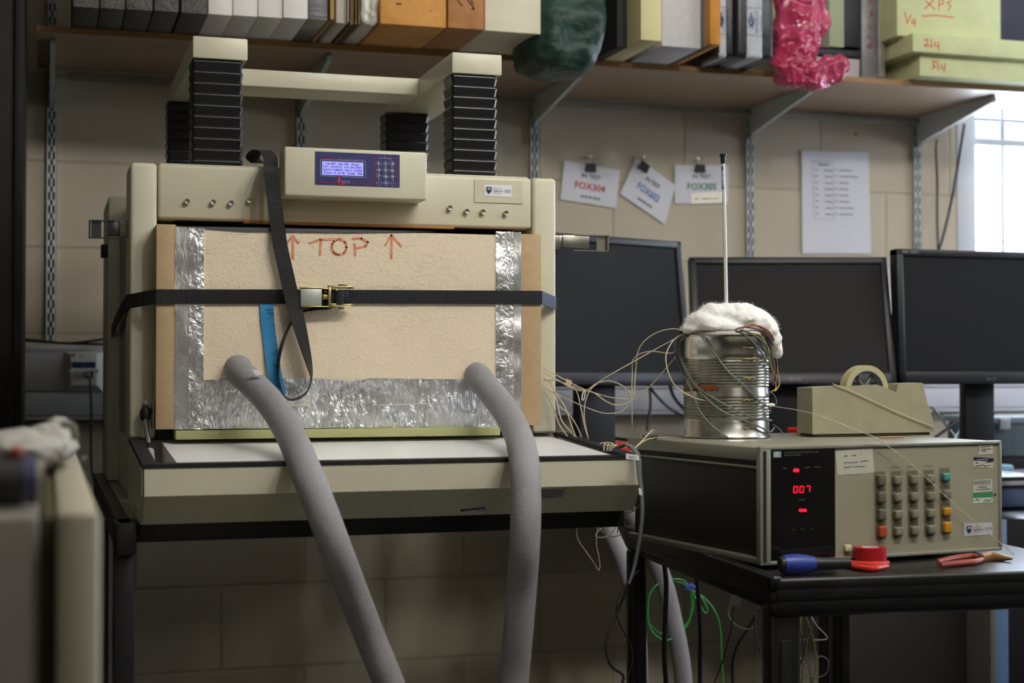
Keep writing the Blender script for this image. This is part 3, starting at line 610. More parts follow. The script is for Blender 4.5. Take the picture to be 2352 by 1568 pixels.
g = G(); pbox(g, 1139, 532, 1179, 980, YB_-.0018, .0018); g.done('foil_tape', foil_v, S, smooth=False)
g = G(); pbox(g, 1180, 533, 1197, 979, YB_-.0012, .0012); g.done('foil_tape', foil_f, S, smooth=False)
g = G(); yt = YB_-.0016; P = [(PY(467, 872, yt)), (PY(700, 869, yt)), (PY(828, 873, yt)), (PY(850, 868, yt)), (PY(1070, 871, yt)), (PY(1140, 870, yt)), (PY(1140, 980, yt)), (PY(467, 985, yt))]
g.prism(P, (0, .0012, 0)); g.done('foil_tape', foil_h, S, smooth=False)
g = G(); P = [PY(u, v, YB_-.002) for u, v in ((664, 929), (700, 925), (706, 927), (720, 939), (704, 932), (668, 933))]; g.prism(P, (0, .0005, 0))
P = [PY(u, v, YB_-.002) for u, v in ((870, 929), (1005, 925), (1004, 927), (870, 931))]; g.prism(P, (0, .0005, 0)); P = [PY(u, v, YB_-.002) for u, v in ((700, 867), (826, 869), (815, 876), (780, 873))]; g.prism(P, (0, .0005, 0))
g.done('torn_facer_sliver', mat('sliver_cream', 'd8cfba', .7), S, smooth=False)
g = G(); P = [PY(u, v, YB_+.001) for u, v in ((420, 519), (900, 529), (1141, 531), (640, 529))]; P = [PY(405, 519, YB_-.003), PY(620, 523, YB_-.003), PY(900, 529, YB_-.003), PY(1000, 531, YB_-.003), PY(800, 534, YB_-.003), PY(560, 531, YB_-.003)]
g.prism(P, (0, .002, 0)); g.done('top_film', mat('film_grey', '4d5058', .5), S, smooth=False)
mk = mat('orange_marker', 'cf6a48', .7, var=.25, vscale=150, col2='dda07e'); g = G(); mpx = lambda u, v: PY(u, v, YB_-.0004)
strokes(g, [[(673, 593), (673, 544)], [(655, 562), (673, 542), (686, 558)], [(711, 558), (735, 550), (770, 549)], [(737, 552), (735, 585)],
            arc(779, 567, 17, 18, -60, 290, 16), [(816, 586), (815, 560)], [(810, 548), (830, 547), (845, 556), (840, 565), (818, 570)],
            [(899, 593), (900, 545)], [(885, 563), (899, 540), (922, 566)]], mpx, .0038, NY); g.done('marker_writing', mk, S, smooth=False)
# strips below the box
G().box(X(404, 2.645), X(1148, 2.645), 2.642, 2.9, zc0+.0005, bz0-.002, .001).done('foam_board_strip', mat('olive_foam', 'acae7a', .7, bump=.1, bscale=200), None, 'olive green foam board lying under the specimen box', 'foam board')
G().box(X(360, 2.70), X(403, 2.70), 2.695, 2.9, zc0+.0005, bz0-.003, .002).done('spacer_block', mat('spacer_dark', '2c2a28', .7), None, 'dark spacer block at the left end of the green board', 'spacer')
G().box(X(1150, 2.70), X(1205, 2.70), 2.695, 2.9, zc0+.0005, bz0-.003, .002).done('spacer_block', MATS['spacer_dark'], None, 'dark spacer block at the right end of the green board', 'spacer')
# ================================================================ strap
web = bpy.data.materials.new('webbing'); web.use_nodes = True; nt = web.node_tree; b = nt.nodes['Principled BSDF']; b.inputs['Base Color'].default_value = hexc('101013'); b.inputs['Roughness'].default_value = .55
tc = nt.nodes.new('ShaderNodeTexCoord'); wv = nt.nodes.new('ShaderNodeTexWave'); wv.inputs['Scale'].default_value = 130; wv.bands_direction = 'X'; nt.links.new(tc.outputs['Object'], wv.inputs['Vector'])
bp = nt.nodes.new('ShaderNodeBump'); bp.inputs['Strength'].default_value = .8; bp.inputs['Distance'].default_value = .001; nt.links.new(wv.outputs['Fac'], bp.inputs['Height']); nt.links.new(bp.outputs[0], b.inputs['Normal'])
web2 = web.copy(); web2.name = 'webbing_vertical'; [setattr(n, 'bands_direction', 'Z') for n in web2.node_tree.nodes if n.type == 'TEX_WAVE']
ST = thing('ratchet_strap', 'black webbing ratchet strap tied round the tester and specimen box', 'strap', PY(740, 681, YB_-.004))
hw = V((0, 0, .0122))
ys = YB_-.0042
g = G(); zc = PY(800, 681, ys).z
g.ribbon([V((X(358, ys)-.001, ys, PY(358, 681, ys).z)), V((X(700, ys), ys, PY(700, 681, ys).z))], hw*1.02, .0016)
g.ribbon([V((X(770, ys), ys, PY(770, 681, ys).z)), V((X(1244, ys), ys, PY(1244, 683, ys).z))], hw, .0016)
g.ribbon([PY(357, 681, ys), PY(291, 693, YF-.003), PY(270, 730, 2.95), PY(246, 786, 3.44)], hw, .0016)
g.done('webbing', web, ST, ang=60)
g = G(); g.ribbon([PY(1244, 683, ys), PY(1277, 697, YF-.003)], hw, .0016); g.done('webbing', mat('webbing_navy', '232b4a', .6, bump=.3, bscale=500), ST, label='navy looking end of the webbing by the right column')
Wv = V((1, 0, 0)); h0 = .0122
spec = [(592, 374, 2.80, 1, 0), (580, 362, 2.805, 1, 0), (590, 348, 2.79, 1, 5), (606, 346, 2.76, 1, 0), (620, 360, 2.715, 1, 0), (622, 385, 2.66, 1.05, 0), (626, 430, 2.645, 1.05, 0), (634, 490, 2.65, 1.05, 0), (643, 560, 2.64, 1.05, 0), (656, 620, 2.64, 1.05, 0), (672, 690, 2.632, 1.05, 0),
        (687, 745, 2.63, 1, 20), (700, 795, 2.63, 1, 45), (711, 840, 2.63, 1, 68), (715, 870, 2.63, 1, 86), (706, 898, 2.63, 1, 86), (690, 912, 2.63, 1, 80), (668, 918, 2.63, 1, 84), (650, 905, 2.63, 1, 88), (640, 870, 2.635, 1, 86), (640, 830, 2.64, 1, 82), (648, 790, 2.64, 1, 80), (664, 750, 2.642, 1, 82), (684, 722, 2.645, 1, 84), (712, 711, 2.646, 1, 80), (760, 703, 2.646, 1, 70)]
cs, ws = [], []
for i, (u, v, y, k, a) in enumerate(spec):
    cs.append(PY(u, v, y))
for i, (u, v, y, k, a) in enumerate(spec):
    t = (cs[min(i+1, len(cs)-1)]-cs[max(0, i-1)]).normalized(); per = V((-t.z, 0, t.x)); per = per.normalized() if per.length > .1 else V((1, 0, 0))
    if i < 5: per = V((1, 0, 0))
    ws.append((per*math.cos(math.radians(a))+(cs[i]-CAM).normalized()*math.sin(math.radians(a)))*h0*k)
cs2 = cat_rom(cs, 5); ws2 = []
for i in range(len(ws)-1):
    for k in range(5):
        q = ws[i].lerp(ws[i+1], k/5); ws2.append(q.normalized()*h0*1.03)
ws2.append(ws[-1])
g = G(); g.ribbon(cs2, ws2, .0016); g.done('loose_tail', web2, ST, ang=60)
# buckle (pixel coordinates of a zoom: 650+x/11.76, 630+y/11.76)
def BK(x, y, Y): return PY(650+x/11.76, 630+y/11.76, Y)
def bbox(g, x0, y0, x1, y1, Y0, Y1, bev=.0006):
    a, b = BK(x0, y0, Y0), BK(x1, y1, Y0); g.box(a.x, b.x, Y0, Y1, b.z, a.z, bev)
Yk = 2.628
g = G(); bbox(g, 480, 390, 1050, 850, Yk, Yk+.018, .0012); g.done('handle_plate', zinc, ST)
g = G(); bbox(g, 475, 335, 1050, 385, Yk-.001, Yk+.02); bbox(g, 480, 850, 1240, 885, Yk-.001, Yk+.02); bbox(g, 1050, 375, 1240, 400, Yk, Yk+.02); g.done('handle_side', brass, ST)
g = G(); bbox(g, 1225, 345, 1300, 860, Yk, Yk+.016); bbox(g, 1230, 315, 1890, 345, Yk, Yk+.018); bbox(g, 1300, 348, 1440, 425, Yk+.003, Yk+.012); bbox(g, 1420, 400, 1490, 445, Yk, Yk+.004)
bbox(g, 1240, 845, 1860, 870, Yk, Yk+.018); bbox(g, 1290, 790, 1435, 845, Yk+.003, Yk+.01); bbox(g, 1550, 800, 1850, 845, Yk+.004, Yk+.012); bbox(g, 1450, 355, 1880, 385, Yk+.004, Yk+.012)
g.done('ratchet_frame', brass, ST)
g = G(); bbox(g, 1510, 262, 1740, 305, Yk+.002, Yk+.014); bbox(g, 1230, 295, 1420, 318, Yk+.002, Yk+.016); bbox(g, 1530, 880, 1650, 935, Yk+.002, Yk+.014); bbox(g, 1780, 330, 1920, 392, Yk+.006, Yk+.012); bbox(g, 1240, 870, 1420, 905, Yk+.002, Yk+.016); bbox(g, 1790, 795, 1900, 850, Yk+.006, Yk+.012); g.done('axle_end', mat('steel_dull', '8c8a78', .4, metal=.9), ST)
g = G(); pts = []
for i in range(97):
    a = i/96*6*2*math.pi; p = BK(1060+i/96*150, 605, Yk+.006); pts.append(p+V((0, .0035*math.cos(a), .0045*math.sin(a))))
g.tube(pts, .0009, 6); g.done('spring', brass, ST)
g = G(); bbox(g, 1055, 400, 1235, 850, Yk+.012, Yk+.02); g.tube([BK(1500, 415, Yk+.01), BK(1500, 800, Yk+.01)], .009, 16); bbox(g, 1300, 410, 1790, 790, Yk+.006, Yk+.015, .004); g.done('wound_webbing', web, ST)
g = G(); bbox(g, 1110, 430, 1200, 500, Yk+.006, Yk+.01); g.done('pawl', mat('steel_dull', '8c8a78', .4, metal=.9), ST)
# blue printed strip
yb = YB_-.0035
g = G(); g.ribbon([PY(612, 690, yb), PY(615, 740, yb), PY(621, 790, yb), PY(627, 835, yb-.004), PY(634, 870, yb-.006), PY(641, 905, yb-.004)], V((.0118, 0, 0)), .0005)
bl = g.done('printed_strip', mat('blue_paper', '2f86bd', .55), None, 'bright blue printed strip hanging below the horizontal strap', 'label strip')
g = G(); random.seed(4)
for k in range(46):
    v = 702+k*4.1+random.random()*1.5; cxu = 612+(v-690)*.128; L_ = random.choice((8, 14, 17, 12, 6)); wd = .0004 if random.random() < .75 else .0012
    strokes(g, [[(cxu+13-L_, v+.6), (cxu+12, v-1)]], lambda u, v2: PY(u, v2, yb-.0006-(.004 if v2 > 800 else 0)-(.0025 if v2 > 850 else 0)), wd, NY, .0006)
g.done('strip_print', mat('strip_ink', '1a3f66', .7), bl, smooth=False)
# pipe insulation hoses
foam_m = mat('grey_pipe_foam', '929196', .75, bump=.5, bscale=260, bdist=.0015, var=.12, vscale=120)
def hose(pts, r, label, sub=8):
    g = G(); g.tube(cat_rom(px3(pts), sub), r, 28); return g.done('pipe_insulation', foam_m, None, label, 'insulated pipe', 'grey foam insulated pipes')
hose([(548, 846, 2.70), (547, 846, 2.655), (553, 858, 2.62), (578, 880, 2.585), (625, 930, 2.52), (668, 1000, 2.42), (702, 1080, 2.27), (738, 1170, 2.23), (772, 1260, 2.23), (806, 1350, 2.26), (845, 1450, 2.29), (884, 1545, 2.3), (935, 1680, 2.31)], .0238, 'grey foam insulated pipe sweeping down and right from left of the specimen box')
hose([(1096, 862, 2.70), (1096, 862, 2.655), (1106, 874, 2.62), (1132, 905, 2.585), (1165, 950, 2.52), (1190, 1000, 2.42), (1204, 1060, 2.27), (1208, 1150, 2.23), (1205, 1250, 2.23), (1198, 1350, 2.26), (1190, 1450, 2.28), (1182, 1545, 2.3), (1172, 1680, 2.31)], .0238, 'grey foam insulated pipe hanging straight down from right of the specimen box')
hose([(1345, 1100, 3.1), (1383, 1175, 3.08), (1406, 1230, 3.06), (1433, 1292, 3.04), (1452, 1360, 3.02), (1464, 1440, 3.0), (1470, 1540, 3.0), (1474, 1700, 3.0)], .0175, 'grey foam insulated pipe running down from the door to the cart leg')
hose([(1410, 1090, 3.2), (1444, 1165, 3.2), (1478, 1232, 3.2), (1512, 1302, 3.2), (1532, 1360, 3.2), (1546, 1420, 3.2), (1562, 1500, 3.2), (1570, 1570, 3.2), (1576, 1700, 3.2)], .0205, 'grey foam insulated pipe seen between the cart legs behind black hoses')
g = G(); pp = [PY(u, v, 2.545) for u, v in ((578, 850), (594, 848), (604, 860), (588, 862))]
g.prism(pp, (0, .003, 0)); g.done('pipe_label', mat('label_white', 'e2e2ea', .5), bpy.data.objects['pipe_insulation'], smooth=False)
# ================================================================ support table
T = thing('steel_table', 'black steel frame table carrying the tester', 'table', (mxL, 2.4, 0))
zt0, zt1 = zbT-.037, zbT
yt0 = 2.40
tx0, tx1 = X(268, yt0), X(1433, yt0)
G().box(tx0+.02, tx1, yt0+.03, 3.5, zbT-.012, zbT-.0005, .001).done('table_top', mat('table_top_grey', '8c8a80', .5), T)
G().box(tx0+.026, tx1, yt0-.002, yt0+.028, zt0, zt1-.006, .002).done('front_rail', blackm, T)
G().box(tx0, tx0+.022, yt0-.05, 3.5, zbT-.05, zbT-.002, .002).done('side_rail', mat('rail_grey', '46443f', .5), T)
G().box(tx0-.001, tx0+.023, yt0-.054, yt0-.050, zbT-.05, zbT-.002, .001).done('rail_end_cap', blackm, T)
g = G(); g.box(tx0-.004, tx0+.028, yt0-.045, yt0+.02, zt0-.012, zt0+.035, .002); g.done('corner_joint', blackm, T)
G().box(tx0-.004, tx0+.026, yt0-.03, yt0+.01, 0, zt0-.012, .002).done('leg', blackm, T)
G().box(tx0, tx0+.03, 3.40, 3.44, 0, zbT-.05, .002).done('leg', blackm, T)
G().box(X(1180, 3.4), X(1205, 3.4), 3.40, 3.43, 0, zbT-.013, .002).done('leg', blackm, T)
G().box(X(1180, 2.9), X(1206, 2.9), 2.88, 2.91, 0, zbT-.013, .002).done('leg', blackm, T)
g = G(); g.prism([(tx0+.03, yt0, .53), (tx0+.03, yt0+.003, .53), (tx0+.095, yt0+.003, .45), (tx0+.095, yt0, .45)], (0, 0, -.12)); g.box(tx0+.027, tx0+.09, yt0-.01, yt0+.01, .0, .46); g.done('gusset', blackm, T)
# ================================================================ samples on the shelf
zs = zs_top+.0004
def onshelf(u, v): return PZ(u, v, zs)
def sample(name, u0, u1, v0, v1, m, label, cat, h=.3, dep=.3, group=None, bev=.002, back=None, lift=0):
    p, q = onshelf(u0, v0), onshelf(u1, v1); y = (p.y+q.y)/2
    x0, x1 = XY(u0, y), XY(u1, y); y1 = min(y+dep, 4.11)
    o = G().box(x0+.0006, x1-.0006, y, y1, zs+lift, zs+lift+h, bev).done(name, m, None, label, cat, group); o['y0'] = y; del o['y0']
    return o, x0, x1, y
eps_g = mat('graphite_foam', '3a3839', .7, bump=.7, bscale=330, bdist=.002, var=.4, vscale=200, col2='77736f')
eps_w = mat('white_polystyrene', 'f4f2ef', .7, bump=.4, bscale=220, bdist=.0015)
GG = 'dark grey foam blocks on the shelf'
names = ['leftmost', 'second from left', 'middle', 'fourth from left', 'rightmost and darkest']
for i, (a, b, v) in enumerate(((163, 225, 17), (226, 284, 20), (286, 348, 23), (350, 408, 26), (413, 475, 31))):
    sample('foam_block', a, b, v-1, v+1, eps_g, 'dark grey speckled foam block on the shelf, '+names[i]+' of five', 'foam block', group=GG)
for i, (a, b, v) in enumerate(((475, 532, 34), (532, 590, 37), (590, 648, 40), (648, 706, 42))):
    sample('polystyrene_block', a, b, v-1, v+1, eps_w, 'white polystyrene block on the shelf, '+['beside the dark foam blocks', 'second of four from the dark foam', 'third of four from the dark foam', 'beside the film wrapped grey block'][i], 'polystyrene block', group='white polystyrene blocks on the shelf')
sample('wrapped_block', 706, 752, 43, 47, mat('film_wrap_grey', '77777f', .22, bump=.6, bscale=25, bdist=.006, stretch=(1, 1, 6), coat=.5), 'grey block wrapped in clear film beside the white polystyrene', 'wrapped block', dep=.3)
sample('thin_board', 756, 766, 44, 44, mat('tan_board', 'b08f55', .7, bump=.2), 'thin tan board edge next to the film wrapped block', 'board')
sample('thin_board', 770, 796, 52, 54, mat('white_board', 'cfcbc6', .7, bump=.4, bscale=200), 'white foam board between the tan board and cardboard', 'board')
sample('paper_sheet', 797, 800, 50, 50, mat('sheet_white', 'c4c0b8', .7), 'thin white sheet standing against the cardboard', 'sheet', bev=.0005)
cb_m = mat('corrugated_edge', '8a6f4c', .8, bump=1, bscale=60, bdist=.004, stretch=(4, 1, 1), var=.5, vscale=70)
for i, (a, b) in enumerate(((803, 811), (814, 819), (821, 826))):
    sample('cardboard_sheet', a, b, 56, 56, cb_m, 'brown corrugated cardboard sheet standing on the shelf, '+['left of three', 'middle of three', 'right of three'][i], 'cardboard', group='corrugated sheets', bev=.0005)
# crumpled white film parcel
p = onshelf(850, 57); y = p.y
g = G(); g.box(XY(828, y), XY(869, y), y, y+.28, zs+.002, zs+.3, .01, 3)
for k in range(9): g.blob((XY(861, y)+random.uniform(-.012, .010), y+.012, zs+.02+k*.022), (.012, .018, .02), 3, .2, 2, k, True)
fo = g.done('film_parcel', mat('crumpled_white_film', 'd8d7d0', .3, bump=.8, bscale=30, bdist=.006, coat=.3), None, 'crumpled white plastic film parcel left of the orange foam block', 'parcel')
rm = fo.modifiers.new('r', 'REMESH'); rm.mode = 'VOXEL'; rm.voxel_size = .003; rm.use_smooth_shade = True
tw = bpy.data.textures.new('film_ripple', 'CLOUDS'); tw.noise_scale = .02
dm = fo.modifiers.new('d', 'DISPLACE'); dm.texture = tw; dm.texture_coords = 'GLOBAL'; dm.strength = .006
pur = mat('orange_foam', 'dfa458', .6, bump=.25, bscale=60, var=.3, vscale=14, col2='cf8f42')
o, x0, x1, y = sample('orange_foam_block', 872, 1025, 56, 62, pur, 'wide orange rigid foam block with dark pin holes', 'foam block', dep=.32)
g = G()
for (u, v, w_) in ((916, 9, .008), (990, 25, .003), (877, 18, .003), (938, 3, .002), (1003, 3, .002), (1000, 44, .002)): c = PY(u, v, y-.0002); g.prism([c+V((w_*math.cos(a), 0, w_*.3*math.sin(a))) for a in [k*math.pi/4 for k in range(8)]], (0, .0004, 0))
g.done('pin_hole', mat('hole_brown', '5a3a18', .9), o, smooth=False)
pur2 = mat('orange_foam_brown', 'c48a54', .6, bump=.3, bscale=50, var=.35, vscale=12, col2='a26c3c')
o, x0, x1, y = sample('orange_foam_block', 1028, 1112, 62, 70, pur2, 'narrow brownish orange foam block with black pen marks', 'foam block', dep=.32)
g = G(); strokes(g, [[(1048, -6), (1055, 6), (1062, 14)], [(1068, -8), (1078, 6), (1086, 14), (1089, 22), (1084, 20)], [(1080, -6), (1086, 8)]], lambda u, v: PY(u, v, y), .003, NY); g.done('pen_mark', ink, o, smooth=False)
sample('cream_foam_block', 1113, 1243, 71, 78, mat('cream_foam', 'efe8d0', .65, bump=.25, bscale=90, stretch=(.3, 1, 3)), 'pale cream foam block beside the green bag', 'foam block', dep=.33)
# green bag hanging over the edge
t = thing('green_bag', 'dark green cloth bag bulging over the shelf front', 'bag', (1.5, 3.5, zs))
gb = mat('green_nylon', '193029', .5, bump=.8, bscale=16, bdist=.015, var=.35, vscale=14, col2='2f4c40')
g = G(); yb0 = 3.40; NU, NV = 64, 60
prof = [(1300, 1350, -330), (1262, 1400, -290), (1246, 1414, -200), (1240, 1418, -60), (1238, 1417, 0), (1236, 1412, 60), (1232, 1404, 100), (1238, 1392, 130), (1262, 1375, 151), (1275, 1362, 156)]
rows = []
pr = []
for i in range(NV+1):
    f = i/NV*(len(prof)-1); k = min(int(f), len(prof)-2); r = f-k
    a, b, v = [prof[k][j]*(1-r)+prof[k+1][j]*r for j in range(3)]
    half = (XY(b, yb0)-XY(a, yb0))/2; cxx = (XY(b, yb0)+XY(a, yb0))/2; z = PY(1320, v, yb0).z; dep = .13*(1-max(0, (i/NV-.6)/.4)**2*.9)
    ring = []
    for j in range(NU):
        an = 2*math.pi*j/NU; c_, s_ = math.cos(an), math.sin(an); e = .55
        px_ = half*math.copysign(abs(c_)**e, c_); py_ = dep*math.copysign(abs(s_)**e, s_)
        k2 = noise.fractal(V((px_*11, py_*9, z*18)), 1, 2, 4)*.016*(1+1.2*max(0, i/NV-.6)); yy = yb0+.135+py_+k2
        ring.append(g.bm.verts.new((cxx+px_*(1+k2), min(yy, SY-.004) if z < zs_top+.002 else yy, z)))
    rows.append(ring)
for a, b in zip(rows, rows[1:]):
    for j in range(NU): g.bm.faces.new((a[j], a[(j+1) % NU], b[(j+1) % NU], b[j]))
g.bm.faces.new(rows[0][::-1]); g.bm.faces.new(rows[-1]); g.done('sack', gb, t, ang=80)
g = G(); g.tube(cat_rom([PY(u, v, 3.42) for u, v in ((1262, 152), (1257, 162), (1248, 170), (1252, 158), (1258, 164), (1268, 178), (1271, 195))]), .0012, 6); g.done('drawstring', mat('green_string', '1d3831', .8), t)
# cream / grey block beside the bag
def samp2(u0, u1, v, m, name, label, cat, dep=.3, h=.3, bev=.002, x_off=0):
    p = onshelf((u0+u1)/2, v); y = p.y
    return G().box(XY(u0, y), XY(u1, y), y, min(y+dep, 4.11), zs, zs+h, bev).done(name, m, None, label, cat), y
G().box(XY(1418, 3.50), XY(1418, 3.50)+.03, 3.50, 4.05, zs, zs+.3, .003).done('void_shade', mat('void_charcoal', '2b2b2e', .7), None, 'dark charcoal sheet standing in for the shaded void behind the green bag', 'board')  # dark sheet in place of the shaded gap between bag and slab
samp2(1473, 1521, 93, mat('yellow_cream_foam', 'ddd2a0', .65, bump=.3, bscale=80), 'foam_slab', 'yellowish cream foam slab with pale grey side beside the green bag', 'foam slab', dep=.4)
samp2(1522, 1617, 109, mat('white_felt', 'd4d3d8', .85, bump=.5, bscale=180, var=.1, vscale=80), 'felt_block', 'white felt covered block with a grey pencil line', 'felt block', dep=.36)
samp2(1619, 1624, 108, mat('brown_sheet', '7b6f68', .6), 'thin_board', 'thin grey brown board next to the felt block', 'board', dep=.3, bev=.0004)
samp2(1626, 1631, 108, mat('grey_sheet', '9a948c', .6), 'thin_board', 'thin pale board against the orange foam strip', 'board', dep=.3, bev=.0004)
samp2(1632, 1659, 104, mat('orange_foam_bright', 'c8862c', .6, bump=.4, bscale=40, var=.3, vscale=20), 'orange_foam_strip', 'narrow orange foam strip beside the dark wrapped rolls', 'foam block', dep=.3, bev=.006)
# black wrapped packs with printed labels
def pack(u0, u1, v, lu0, lu1, label, which):
    p = onshelf((u0+u1)/2, v); y = p.y+.02
    t = thing('insulation_pack', label, 'wrapped pack', (XY(u0, y), y, zs), 'black wrapped printed packs')
    x0, x1 = XY(u0, y), XY(u1, y)
    G().box(x0, x1, y, y+.3, zs, zs+.3, .012, 4).done('black_wrap', mat('black_film', '23232b', .3, bump=.3, bscale=50, bdist=.003), t)
    a, b = XY(lu0, y), XY(lu1, y); g = G(); g.box(a, b, y-.0012, y+.27, zs-.0002, zs+.3, .010, 4); g.done('printed_band', mat('band_pale', 'b9bfc8', .45, bump=.4, bscale=50, var=.18, vscale=45), t)
    navy = mat('band_navy', '2f2f78', .6); g = G(); zz = zs+.068
    W_ = b-a
    for z0 in (zs+.058, zs+.158):
        fr = lambda s_, t_: V((a+W_*s_, y-.0014, z0+t_*.07))
        strokes(g, [[(.08, .05), (.12, 0), (.88, 0), (.93, .06), (.93, .94), (.88, 1), (.12, 1), (.08, .94), (.08, .05)]], fr, .0012, NY)
        strokes(g, [arc(.33, .52, .13, .16, 0, 360, 10), [(.28, .52), (.38, .52)], [(.30, .6), (.38, .45)], [(.24, .30), (.3, .4)], [(.38, .25), (.36, .4)], [(.28, .72), (.33, .8)]], fr, .0032, NY)
    g.done('band_mark', navy, t, smooth=False)
    for z0 in (zs+.058, zs+.158):
        text('ARMADILLOS', V((a+W_*.68, y-.0016, z0+.006)), EZ, -EX, W_*.17, navy, t, .058)
        text('body blanket', V((a+W_*.84, y-.0016, z0+.014)), EZ, -EX, W_*.07, navy, t, .038)
pack(1648, 1692, 128, 1651, 1674, 'black wrapped printed pack, mostly hidden behind the orange strip', 0)
pack(1694, 1781, 130, 1713, 1757, 'black wrapped pack with a pale printed band beside the pink bag', 1)
# pink bag
t = thing('pink_bag', 'crumpled pink plastic bag drooping over the shelf edge', 'bag', (2.1, 3.6, zs))
pk = mat('pink_film', 'b02850', .16, coat=.5, alpha=.82, var=.35, vscale=16, col2='cf4a74', stretch=(1.6, 1, .7))
g = G(); Yp = 3.60
def crease(p, f, sd):
    q = V(p)*f+V((sd, sd*2, 0)); wv_ = noise.noise_vector(q*.5)*1.1; return 1-abs(noise.noise(q+wv_))*2.2
def film_body(rows, horizontal=False, dep=.045, Y=3.60, sd=0, NU=130, NV=110):
    ring_ = []
    for i in range(NV+1):
        f = i/NV*(len(rows)-1); k = min(int(f), len(rows)-2); r = f-k; r = r*r*(3-2*r)
        s_, a, b = [rows[k][j_]*(1-r)+rows[k+1][j_]*r for j_ in range(3)]
        ring = []
        for j_ in range(NU):
            an = 2*math.pi*j_/NU
            if horizontal: A, B = PY(s_, a, Y), PY(s_, b, Y); c_ = (A+B)/2; h_ = (A.z-B.z)/2; d_ = V((0, -math.sin(an)*min(dep, h_*1.3), math.cos(an)*h_))
            else: A, B = PY(a, s_, Y), PY(b, s_, Y); c_ = (A+B)/2; h_ = (B.x-A.x)/2; d_ = V((math.cos(an)*h_, -math.sin(an)*min(dep, h_*1.3), 0))
            p_ = c_+d_; n_ = d_.normalized() if d_.length > 1e-6 else V((0, -1, 0))
            k2 = .0085*crease(p_, 17, sd)+.0045*crease(p_, 38, sd+5)+.0018*crease(p_, 90, sd+9)-.008
            ring.append(g.bm.verts.new(p_+n_*k2))
        ring_.append(ring)
    for a, b in zip(ring_, ring_[1:]):
        for j_ in range(NU): g.bm.faces.new((a[j_], a[(j_+1) % NU], b[(j_+1) % NU], b[j_]))
    g.bm.faces.new(ring_[0][::-1]); g.bm.faces.new(ring_[-1])
film_body([(-60, 1780, 1886), (0, 1780, 1890), (55, 1780, 1908), (85, 1780, 1884), (125, 1778, 1874), (150, 1766, 1872), (172, 1778, 1862), (192, 1790, 1852), (202, 1806, 1838)], sd=1)
film_body([(1836, 150, 196), (1850, 138, 204), (1875, 138, 206), (1900, 126, 202), (1922, 122, 190), (1938, 132, 174), (1946, 146, 160)], True, sd=4, Y=3.585)
nt = pk.node_tree; N = nt.nodes; L = nt.links; tc = N.new('ShaderNodeTexCoord'); dn = N.new('ShaderNodeTexNoise'); dn.inputs['Scale'].default_value = 14; L.new(tc.outputs['Object'], dn.inputs['Vector'])
va = N.new('ShaderNodeVectorMath'); va.operation = 'MULTIPLY_ADD'; va.inputs[1].default_value = (.05, .05, .05); L.new(dn.outputs['Color'], va.inputs[0]); L.new(tc.outputs['Object'], va.inputs[2]); prev = None
for sc_, ds_ in ((22, .006),):
    vo = N.new('ShaderNodeTexVoronoi'); vo.inputs['Scale'].default_value = sc_; L.new(va.outputs[0], vo.inputs['Vector']); bq = N.new('ShaderNodeBump'); bq.inputs['Strength'].default_value = 1; bq.inputs['Distance'].default_value = ds_
    L.new(vo.outputs['Distance'], bq.inputs['Height'])
    if prev: L.new(prev.outputs[0], bq.inputs['Normal'])
    prev = bq
L.new(prev.outputs[0], N['Principled BSDF'].inputs['Normal'])
fo = g.done('film', pk, t, ang=70)
# items right of the pink bag
def pane(u0, v0, u1, v1, Y, d, m, name, parent=None, label=None, cat=None, bev=.001):
    g = G(); z1_ = min(PY(u0, v0, Y).z, zs+.32); a, b = XY(u0, Y), XY(u1, Y); g.box(a, b, Y, Y+d, max(PY((u0+u1)/2, v1, Y).z, zs), max(z1_, zs+.28) if v0 <= 0 else z1_, bev); return g.done(name, m, parent, label, cat)
Yk = 3.70
t = thing('display_box', 'black edged sample frame with pale green strip behind the pink bag', 'sample frame', (XY(1870, Yk), Yk, zs))
navyb = mat('navy_black', '20222f', .5)
pane(1865, 0, 1908, 108, Yk, .2, mat('grey_panel', '77706a', .5), 'grey_panel', t); pane(1908, 0, 1942, 108, Yk, .2, mat('pale_green_foam', 'a8b294', .6), 'green_strip', t)
pane(1942, 0, 1981, 108, Yk, .2, navyb, 'dark_post', t); pane(1862, 108, 1981, 129, Yk-.003, .21, navyb, 'dark_ledge', t, bev=.004)
pane(1862, 129, 1977, 176, Yk, .2, mat('white_carton', 'b5aeb0', .6), 'white_carton', t); pane(1977, 129, 1982, 178, Yk, .2, navyb, 'carton_edge', t)
g = G(); strokes(g, [[(1890, -10), (1889, 30), (1891, 84)], [(1885, 45), (1893, 50)], [(1883, 66), (1894, 72), (1885, 80)]], lambda u, v: PY(u, v, Yk-.0002), .006, NY); g.done('red_mark', mat('mark_red', '8a3a38', .7), t, smooth=False)
o = pane(1982, 0, 2020, 180, Yk, .3, mat('grey_slab', '86858a', .45, metal=.4, bump=.2, bscale=60, var=.2, vscale=20), 'grey_slab', None, 'tall grey slab with red handwritten characters on its edge', 'slab')
g = G(); strokes(g, [[(1990, 108), (1998, 100), (2003, 108), (1994, 112), (2002, 96)], [(1990, 90), (1996, 84), (2003, 92)], [(1993, 76), (1996, 84)], [(1991, 68), (1996, 60), (2003, 68)], [(1992, 54), (1997, 60)], [(1992, 42), (2006, 32), (1998, 28)], [(1998, 28), (2002, 36)], [(1994, 8), (2004, 0), (1994, -2)]], lambda u, v: PY(u, v, Yk-.0001), .0028, NY); g.done('red_mark', MATS['mark_red'], o, smooth=False)
pane(2021, 0, 2036, 178, Yk, .3, mat('silver_slab', 'a29f96', .35, metal=.5), 'silver_slab', None, 'narrow silver slab between the grey slab and green foam', 'slab')
